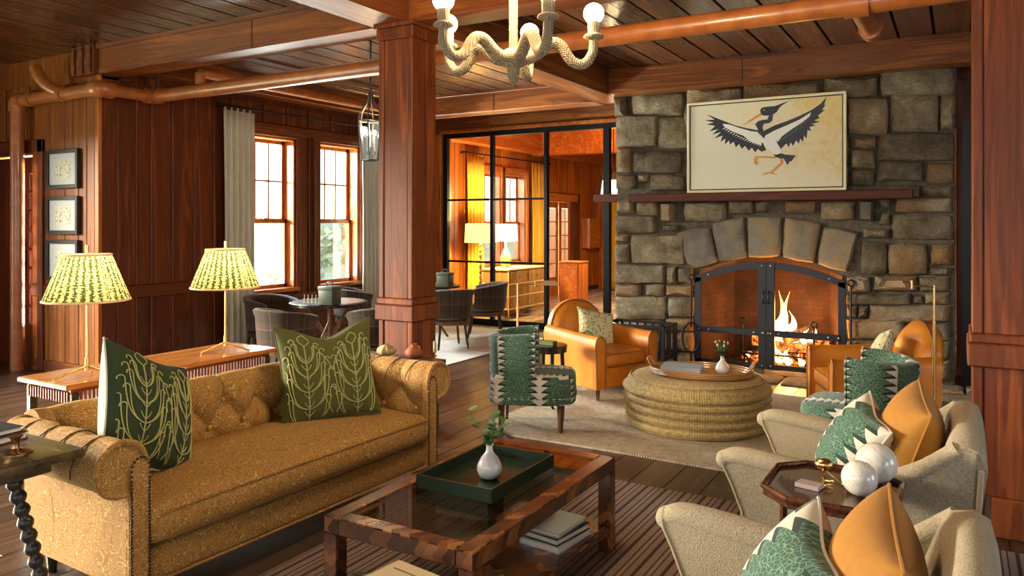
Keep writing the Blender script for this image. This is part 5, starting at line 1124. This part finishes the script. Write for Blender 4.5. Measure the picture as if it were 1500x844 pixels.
for k, ang in enumerate((0, 77, 149, 215, 293)):
    a = math.atan2(RT[1], RT[0]) + R(ang); cx, cy = math.cos(a), math.sin(a)
    pts = spline([(r * cx, r * cy, z) for r, z in ((.02, .03), (.09, .045), (.16, .10), (.21, .095), (.26, .025), (.315, .01), (.355, .06), (.36, .13))], 5)
    arm = MB().tube(pts, [.030 - .010 * i / len(pts) for i in range(len(pts))], 12).build('arm', M['rope'], chd, 180)
    MB().lathe([(.022, .118), (.043, .128), (.046, .135), (.040, .142), (.022, .15)], 18, (.36 * cx, .36 * cy, 0)).build('drip_pan', M['rope'], arm, 80); MB().lathe([(.026, .14), (.027, .20)], 16, (.36 * cx, .36 * cy, 0)).build('candle_sleeve', M['rope'], arm, 60)
    MB().ball((.36 * cx, .36 * cy, .238), .046, 20, 14).build('globe_bulb', M['globe'], arm, 180)
cl_ = point('chandelier_light', (0, 0, .40), 150, (1, .74, .42), .25); cl_.parent = chd
# ================================================================= lantern by the windows
lx, ly, _ = [float(a) for a in O3 + ray(543, 200) * 7.0]; ln = thing('hanging_lantern', 'black metal lantern with candle bulbs hanging behind the wooden column', 'lantern', (lx, ly, 2.17)); M['pewter'] = plain('pewter_metal', (.09, .09, .09), .4, .9)
rb_, rt_ = .085, .115
for k in range(6):
    a0 = k * math.pi / 3; p0 = (rb_ * math.cos(a0), rb_ * math.sin(a0), 0); p1 = (rt_ * math.cos(a0), rt_ * math.sin(a0), .36)
    MB().tube([p0, p1], .008, 6).build('corner_bar', M['pewter'], ln); MB().tube(spline([p1, (.10 * math.cos(a0), .10 * math.sin(a0), .44), (.04 * math.cos(a0), .04 * math.sin(a0), .53), (.015 * math.cos(a0), .015 * math.sin(a0), .62)], 4), .006, 6).build('crown_bar', M['pewter'], ln)
    a1 = a0 + math.pi / 3; q0 = (rb_ * math.cos(a1), rb_ * math.sin(a1), 0); q1 = (rt_ * math.cos(a1), rt_ * math.sin(a1), .36)
    MB().add([p0, q0, q1, p1], [(0, 1, 2, 3)]).build('pane', M['glass'], ln, 0); MB().tube([p1, q1], .008, 6).build('top_rail', M['pewter'], ln); MB().tube([p0, q0], .008, 6).build('base_rail', M['pewter'], ln)
MB().tube([(0, 0, .61), (0, 0, CZ - 2.18)], .008, 8).build('hanging_rod', M['pewter'], ln); MB().tube([(0, 0, .02), (0, 0, .12)], .008, 8).build('candle_post', M['pewter'], ln)
for k in range(3):
    a = k * 2.094 + .4; x, y = .04 * math.cos(a), .04 * math.sin(a); MB().tube([(0, 0, .05), (x, y, .05), (x, y, .08)], .005, 6).build('candle_arm', M['pewter'], ln); MB().tube([(x, y, .08), (x, y, .22)], .010, 8).build('candle', M['pwhite'], ln); MB().ball((x, y, .25), .014, 10, 8, 1, 1, 1.8).build('flame_bulb', M['globe'], ln, 180)
o = point('lantern_light', (0, 0, .30), 14, (1, .72, .38), .05); o.parent = ln
# ================================================================= curtains
M['curtain'] = fabric('sage_curtain', (.56, .56, .46), .9, 200, .2, .2); M['ycurtain'] = fabric('yellow_curtain', (.62, .36, .03), .85, 200, .2, .2)
def curtain(name, label, axis, c, p0, p1, z0, z1, mat, folds=5, depth=.035, group=None):
    o = thing(name, label, 'curtain', (c, (p0 + p1) / 2, z0) if axis == 'y' else ((p0 + p1) / 2, c, z0), 0, group); w = (p1 - p0) / 2; m = MB(); H_ = z1 - z0
    def fn(u, v):
        s = (u * 2 - 1) * w * (1 - .10 * math.sin(math.pi * v) * .6); d = depth * math.sin(u * folds * 2 * math.pi + .4 * math.sin(3 * v)) * (.6 + .4 * (1 - v)); return (d, s, v * H_) if axis == 'y' else (s, d, v * H_)
    m.grid(folds * 12, 10, fn); p = m.build('panel', mat, o, 180); sol = p.modifiers.new('thickness', 'SOLIDIFY'); sol.thickness = .004
    for k in range(folds): s = (-1 + 2 * (k + .25) / folds) * w; q = (0, s, H_ - .05) if axis == 'y' else (s, 0, H_ - .05); MB().tube([q, (q[0], q[1], H_ + .03)], .012, 6).build('pleat', mat, o)
    return o
XC = XW + .12
curtain('curtain', 'pale sage curtain hanging left of the tall window by the lamp', 'y', XC, 6.02, 6.48, .02, 2.93, M['curtain'])
curtain('curtain', 'pale patterned curtain hanging behind the lantern', 'y', XC, 8.42, 8.86, .02, 2.93, M['curtain'])
curtain('curtain', 'yellow curtain left of the far room windows', 'y', XC, 11.15, 11.72, .02, 2.78, M['ycurtain']); curtain('curtain', 'yellow curtain right of the far room windows', 'y', XC, 13.5, 14.2, .02, 2.78, M['ycurtain']); curtain('curtain', 'yellow curtain on the end wall of the far room', 'x', 16.95, -7.4, -6.6, .02, 2.78, M['ycurtain'])
for lab, y0, y1, z in (('black curtain rod above the two tall windows', 5.95, 8.95, 2.98), ('black curtain rod above the far room windows', 11.05, 14.3, 2.83)):
    r = thing('curtain_rod', lab, 'curtain rod', (XC, y0, z)); MB().tube([(0, 0, 0), (0, y1 - y0, 0)], .013, 8).build('rod', M['black'], r)
    for y in (0, y1 - y0): MB().ball((0, y, 0), .024, 10, 8).build('finial', M['black'], r, 180); MB().bbox(-.13, .015, y - .01 + (.08 if y == 0 else -.08), y + .01 + (.08 if y == 0 else -.08), -.02, .02, .003, 1).build('bracket', M['black'], r, 0)
# ================================================================= framed prints
t = NT('botanical_print'); v = t.coord(); n1 = t.noise(v, 34, 4, .6, 1.2)[0]; M['print'] = t.p(Base_Color=t.ramp(n1, [(.34, (.12, .12, .06)), (.42, (.36, .36, .2)), (.48, (.60, .57, .46)), (.7, (.64, .61, .52))]), Roughness=.6)
M['mat'] = plain('print_mat', (.50, .52, .51), .7); M['fblack'] = plain('black_frame', (.010, .008, .008), .35)
for lab, y0, y1 in (('top framed botanical print on the honey panelled wall', 217, 277), ('middle framed botanical print on the honey panelled wall', 287, 343), ('lowest framed botanical print half behind the lamp shade', 352, 410)):
    a = onY(66, y1, YP - .05); b = onY(112, y0, YP - .05); cx, cz = float(a[0] + b[0]) / 2, float(a[2] + b[2]) / 2; w, h = float(b[0] - a[0]) / 2, float(b[2] - a[2]) / 2
    p = thing('framed_print', lab, 'picture', (cx, YP - .012, cz), 0, 'framed prints on the panelled wall'); e = .04
    for s in (-1, 1): MB().bbox(s * w - (e if s > 0 else 0), s * w + (0 if s > 0 else e), -.035, .01, -h, h, .003, 1).build('frame_side', M['fblack'], p, 0); MB().bbox(-w + e, w - e, -.035, .01, s * h - (e if s > 0 else 0), s * h + (0 if s > 0 else e), .003, 1).build('frame_side', M['fblack'], p, 0)
    MB().box(-w + e, w - e, -.016, .0, -h + e, h - e).build('mat_board', M['mat'], p, 0); MB().box(-w * .48, w * .48, -.018, -.01, -h * .46, h * .46).build('print', M['print'], p, 0)
# ================================================================= game tables and plaid tub chairs
t = NT('plaid_wool'); uv = t.coord('UV'); s_ = t.xyz(uv); n1 = t.noise(t.coord(), 300, 2)[0]
def band(c, per, lo, hi): f = t.math('FRACT', t.math('DIVIDE', t.math('ADD', c, 10.0), per)); return t.math('MULTIPLY', t.math('GREATER_THAN', f, lo), t.math('LESS_THAN', f, hi))
b1 = band(s_[0], .16, .0, .45); b2 = band(s_[1], .16, .0, .45); ln1 = t.math('MAXIMUM', band(s_[0], .16, .70, .74), band(s_[1], .19, .60, .635))
c = t.mix(t.math('MULTIPLY', t.math('ADD', b1, b2), .4), (.026, .016, .009), (.07, .032, .013)); c = t.mix(t.math('MULTIPLY', ln1, .38), c, (.20, .19, .18)); t.bump(n1, .3, .003); M['plaid'] = t.p(Base_Color=c, Roughness=.95, Sheen_Weight=.2)
M['gleather'] = plain('green_leather', (.05, .06, .035), .35)
def tub(label, x, y, dx, dy, proto=[None]):
    if proto[0] is not None:
        c = copy_tree(proto[0]); c.location = (x, y, .011); c.rotation_euler = (0, 0, math.atan2(dy, dx)); c['label'] = label; return c
    c = thing('plaid_tub_chair', label, 'chair', (x, y, .011), math.atan2(dy, dx), 'plaid tub chairs'); proto[0] = c; n = 28; rows = []
    for i in range(n + 1):
        a = R(-118 + 236 * i / n); ca, sa = -math.cos(a), math.sin(a); zt = .76 - .075 * (abs(i / n * 2 - 1)) ** 2.2
        rows.append([(r * ca, r * sa * 1.02, z) for r, z in ((.285, .40), (.30, .60), (.305, zt - .075), (.318, zt - .05), (.325, zt - .015), (.305, zt), (.27, zt - .005), (.245, zt - .03), (.24, zt - .09), (.245, .40))])
    m = MB(); m.grid(n, 9, lambda u, v: rows[int(round(u * n))][int(round(v * 9))])
    for r in (rows[0], rows[n]): m.add(r, [tuple(range(10))])
    m.build('tub_back', M['plaid'], c, 50, lambda p, nn: (math.atan2(p.y, -p.x) * .3, p.z))
    MB().lathe([(.25, .30), (.27, .31), (.27, .355), (.25, .36)], 28).build('seat_frame', M['walnut'], c); MB().lathe([(.255, .36), (.27, .38), (.27, .42), (.25, .445), (.15, .46), (.001, .463)], 28, capt=False).build('seat_cushion', M['gleather'], c, 60)
    for k, a in enumerate((40, 140, 220, 320)):
        ca, sa = math.cos(R(a)), math.sin(R(a)); MB().tube(spline([(.25 * ca, .25 * sa, .42), (.255 * ca, .255 * sa, .25), (.30 * ca, .30 * sa, 0)], 3), [.02] * 3 + [.016] * 3 + [.011], 6).build('leg', M['legdark'], c)
    return c
tub('plaid tub chair with its back to the console at the chess table', -5.70, 5.38, .15, 1); tub('plaid tub chair between the chess table and the window wall', -6.75, 6.15, 1, .1)
tub('plaid tub chair beside the wooden column at the chess table', -5.12, 6.05, -1, .15); tub('plaid tub chair below the lantern facing the window wall', -6.75, 7.55, .6, .8)
tub('plaid tub chair in front of the glass partition at the second game table', -5.72, 9.05, -.8, -.45); tub('plaid tub chair half hidden by the wooden column at the second game table', -5.62, 8.02, -.7, .6)
M['gtop'] = plain('green_table_leather', (.045, .065, .05), .3)
def gtable(label, x, y):
    g = thing('game_table', label, 'table', (x, y, .011)); MB().lathe([(.38, .69), (.42, .695), (.42, .725), (.40, .73)], 36).build('top', M['ebony'], g, 40); MB().lathe([(.385, .7305), (.385, .734)], 36).build('leather_inset', M['gtop'], g, 0)
    for k in range(4):
        a = R(45 + 90 * k); ca, sa = math.cos(a), math.sin(a); MB().tube([(.26 * ca, .26 * sa, 0), (.03 * ca, .03 * sa, .36), (.24 * ca, .24 * sa, .70)], .018, 6).build('leg', M['walnut'], g); a2 = a + R(90); MB().tube([(.15 * ca, .15 * sa, .18), (.15 * math.cos(a2), .15 * math.sin(a2), .54)], .010, 6).build('lattice', M['walnut'], g)
gtable('round chess table with lattice legs by the windows', -5.92, 6.18); gtable('round game table near the glass partition', -6.32, 8.55)
M['gbox'] = plain('green_box_leather', (.05, .07, .045), .45)
for lab, px, py, tb_ in (('square green leather box with handle on the chess table', 483, 446, (-5.92, 6.18)), ('square green leather box with handle on the second game table', 652, 420, (-6.32, 8.55))):
    q = onz(px, py, .745); b = thing('leather_box', lab, 'box', (float(q[0]), float(q[1]), .7455), R(10), 'green leather boxes'); MB().bbox(-.085, .085, -.085, .085, 0, .165, .006, 2).build('body', M['gbox'], b); MB().bbox(-.09, .09, -.09, .09, .15, .19, .006, 2).build('lid', M['gbox'], b); MB().tube(spline([(-.03, 0, .19), (-.03, 0, .225), (.03, 0, .225), (.03, 0, .19)], 4), .008, 6).build('handle', M['gbox'], b)
pm = MB().lathe([(.012, 0), (.012, .006), (.006, .012), (.005, .03), (.009, .036), (.006, .04), (.009, .05), (.002, .058)], 12).mesh('chess_piece', plain('ivory', (.62, .56, .42), .4), 60)
for k in range(9):
    q = onz(446 + (k % 5) * 5.6, 444 - (k // 5) * 5, .7455); o = link('chess_piece', pm, None, (float(q[0]), float(q[1]), .7455)); tag(o, 'small ivory chess piece beside the green box', 'chess piece', 'ivory chess pieces')
# ================================================================= ledge by the column with pot, gourd and candle
lg = thing('low_bench', 'low dark bench behind the sofa arm carrying a pot and a gourd', 'bench', (-3.50, 4.31, 0), 0); MB().bbox(-.36, .36, -.14, .14, .60, .63, .005, 1).build('top', M['walnut'], lg, 0)
for x in (-.32, .26):
    for y in (-.1, .1): MB().tube([(x, y, 0), (x, y, .60)], .016, 6).build('leg', M['walnut'], lg)
M['terra'] = plain('terracotta', (.32, .085, .03), .7); M['gourd'] = plain('dried_gourd', (.46, .34, .16), .8)
q = onz(606, 524, .632); pt = thing('terracotta_pot', 'small round terracotta pot beside the wooden column', 'pot', (float(q[0]), float(q[1]), .6315)); MB().lathe([(.03, 0), (.058, .02), (.062, .045), (.045, .07), (.02, .082), (.018, .095), (.023, .1), (.018, .098)], 20).build('body', M['terra'], pt, 80); MB().tube(spline([(.02, 0, .09), (.05, 0, .085), (.058, 0, .05)], 3), .004, 6).build('handle', M['terra'], pt)
q = onz(566, 522, .632); gd_ = thing('gourd', 'ribbed pale gourd beside the terracotta pot', 'gourd', (float(q[0]), float(q[1]), .6315)); m = MB()
m.grid(36, 10, lambda u, v: ((.068 * math.sin(math.pi * (.02 + .96 * v)) ** .7 * (1 + .09 * math.cos(u * 2 * math.pi * 9))) * math.cos(2 * math.pi * u), (.068 * math.sin(math.pi * (.02 + .96 * v)) ** .7 * (1 + .09 * math.cos(u * 2 * math.pi * 9))) * math.sin(2 * math.pi * u), .085 * v), cu=True); m.build('shell', M['gourd'], gd_, 180); MB().tube([(0, 0, .08), (.008, 0, .1)], .006, 6).build('stalk', M['stem'], gd_)
q = onz(637, 522, .632); cd = thing('candle', 'honey coloured candle in a brass holder beside the terracotta pot', 'candle', (float(q[0]), float(q[1]), .6315)); MB().lathe([(.02, 0), (.02, .004), (.006, .008), (.006, .03)], 14).build('holder', M['brass'], cd); MB().tube([(0, 0, .03), (0, 0, .11)], .012, 12).build('wax', M['gourd'], cd)
# ================================================================= far room furniture
M['wicker'] = wood('wicker_strip', (.14, .07, .02), (.34, .19, .06), (.50, .30, .10), 2, tint=.4); M['rattan'] = plain('rattan_frame', (.55, .36, .13), .5)
dr = thing('wicker_dresser', 'wicker dresser with six drawers under the far room windows', 'dresser', (-6.82, 11.75, 0)); MB().box(-.28, .27, -.65, .65, .12, .78).build('body', M['wicker'], dr, 0); MB().bbox(-.30, .30, -.68, .68, .78, .81, .006, 1).build('top', M['rattan'], dr, 0)
for k in range(3):
    for j in range(2):
        d = MB().bbox(.27, .285, -.62 + j * .63, -.01 + j * .63, .15 + k * .21, .34 + k * .21, .005, 1).build('drawer', M['wicker'], dr, 0); MB().ball((.30, -.31 + j * .63, .245 + k * .21), .014, 8, 6).build('knob', M['bronze'], d, 180)
    MB().tube([(-.28, -.66, .13 + k * .21), (.28, -.66, .13 + k * .21), (.28, .66, .13 + k * .21)], .014, 6).build('cane_edge', M['rattan'], dr)
for x in (-.27, .27):
    for y in (-.65, .65): MB().tube([(x, y, 0), (x, y, .78)], .02, 6).build('leg', M['rattan'], dr)
def tl(name, col, e): t = NT(name); return t.p(Base_Color=col, Roughness=.8, Emission_Color=col, Emission_Strength=e)
fl_ = thing('twist_floor_lamp', 'floor lamp with yellow drum shade and twisted stem in the far room', 'floor lamp', (-6.80, 10.62, 0)); MB().lathe([(.15, 0), (.15, .02), (.02, .04)], 20).build('base', M['rattan'], fl_); MB().tube([(.012 * math.cos(k * .9), .012 * math.sin(k * .9), .03 + k * .0125) for k in range(100)], .020, 8).build('stem', M['rattan'], fl_); MB().lathe([(.27, 1.27), (.255, 1.58)], 32, capb=False, capt=False).build('shade', tl('yellow_shade', (1, .78, .22, 1), 1.5), fl_, 60)
o = point('far_lamp_light', (0, 0, 1.45), 200, (1, .70, .30), .1); o.parent = fl_
t2 = thing('gourd_table_lamp', 'table lamp with white shade and green base on the wicker dresser', 'table lamp', (-6.88, 11.55, .811)); MB().lathe([(.06, 0), (.10, .08), (.105, .16), (.05, .28), (.02, .36), (.02, .5)], 20).build('base', plain('celadon', (.42, .50, .28), .25), t2, 60); MB().lathe([(.22, .46), (.19, .76)], 28, capb=False, capt=False).build('shade', tl('white_shade', (1, .95, .82, 1), 2.2), t2, 60)
o = point('dresser_lamp_light', (0, 0, .6), 120, (1, .78, .45), .1); o.parent = t2
pn = thing('pendant_lamp', 'cream pendant shade hanging in the far room behind the chimney corner', 'pendant lamp', (-5.45, 13.0, 2.05)); MB().lathe([(.24, 0), (.20, .32)], 28, capb=False, capt=False).build('shade', tl('cream_shade', (1, .88, .60, 1), 1.6), pn, 60); MB().tube([(0, 0, .3), (0, 0, CZ - 2.06)], .008, 6).build('cord', M['black'], pn); MB().ball((0, 0, .14), .05, 12, 8).build('bulb', M['bulb'], pn, 180)
o = point('pendant_light', (0, 0, .02), 260, (1, .74, .40), .12); o.parent = pn
cb = thing('wall_cabinet', 'small wooden wall box on the far room wall', 'cabinet', (XW + .1, 16.4, 1.35)); MB().bbox(-.1, .12, -.3, .3, -.35, .35, .01, 1).build('body', M['far'], cb, 0); MB().bbox(.12, .135, -.26, .26, -.31, .31, .006, 1).build('door', M['fary'], cb, 0)
wc = thing('wooden_cabinet', 'reddish wooden cabinet beside the wicker dresser', 'cabinet', (-6.2, 12.9, 0)); MB().bbox(-.2, .2, -.2, .2, .0, .85, .01, 1).build('body', M['far'], wc, 0); MB().bbox(-.21, .21, -.21, .21, .85, .88, .006, 1).build('top', M['fary'], wc, 0); MB().bbox(-.17, .17, -.215, -.2, .08, .8, .006, 1).build('door', M['fary'], wc, 0)
# ================================================================= outside: lawn, bushes
t = NT('pale_lawn'); n1 = t.noise(t.coord(), .6, 5, .7)[0]; lawn = struct('ground', MB().grid(20, 20, lambda u, v: (-11 - 70 * u, -30 + 80 * v, -.5 + 6.5 * u ** 1.6)), t.p(Base_Color=t.ramp(n1, [(.35, (.25, .34, .16)), (.55, (.52, .56, .42)), (.7, (.70, .72, .66))]), Roughness=1), 'pale misty lawn rising beyond the windows', 60)
M['bush'] = fabric('pale_bush', (.55, .62, .48), .9, 8, .6, 0, .2)
rd = random.Random(2); bushes = [(-15, 9.5, 1.0, 'low round bush'), (-18, 12, 1.7, 'broad misty shrub'), (-14, 13.5, .9, 'small pale shrub'), (-22, 15, 2.6, 'tall hazy shrub'), (-16, 17.5, 1.6, 'wide pale shrub')]
for (x, y, s, nm) in bushes:
    u = (-11 - x) / 70; zb = -.5 + 6.5 * u ** 1.6; b = thing('garden_shrub', nm + ' on the lawn outside the windows', 'shrub', (x, y, zb)); MB().tube([(0, 0, -.1), (0, 0, .5 * s)], .05 * s, 6).build('trunk', M['walnut'], b); m = MB()
    for k in range(420):
        a = rd.uniform(0, 6.28); ph = math.acos(rd.uniform(-.5, 1)); r = s * rd.uniform(.55, 1) * .8; P = Vector((r * math.sin(ph) * math.cos(a), r * math.sin(ph) * math.sin(a), .65 * s + r * math.cos(ph) * .8)); d = Vector((rd.uniform(-1, 1), rd.uniform(-1, 1), rd.uniform(-1, 1))).normalized() * .09 * s; e = d.orthogonal() * .6
        m.add([P - d, P + e, P + d, P - e], [(0, 1, 2, 3)])
    o = m.build('foliage', M['bush'], b, 0, recalc=False); o['kind'] = 'stuff'
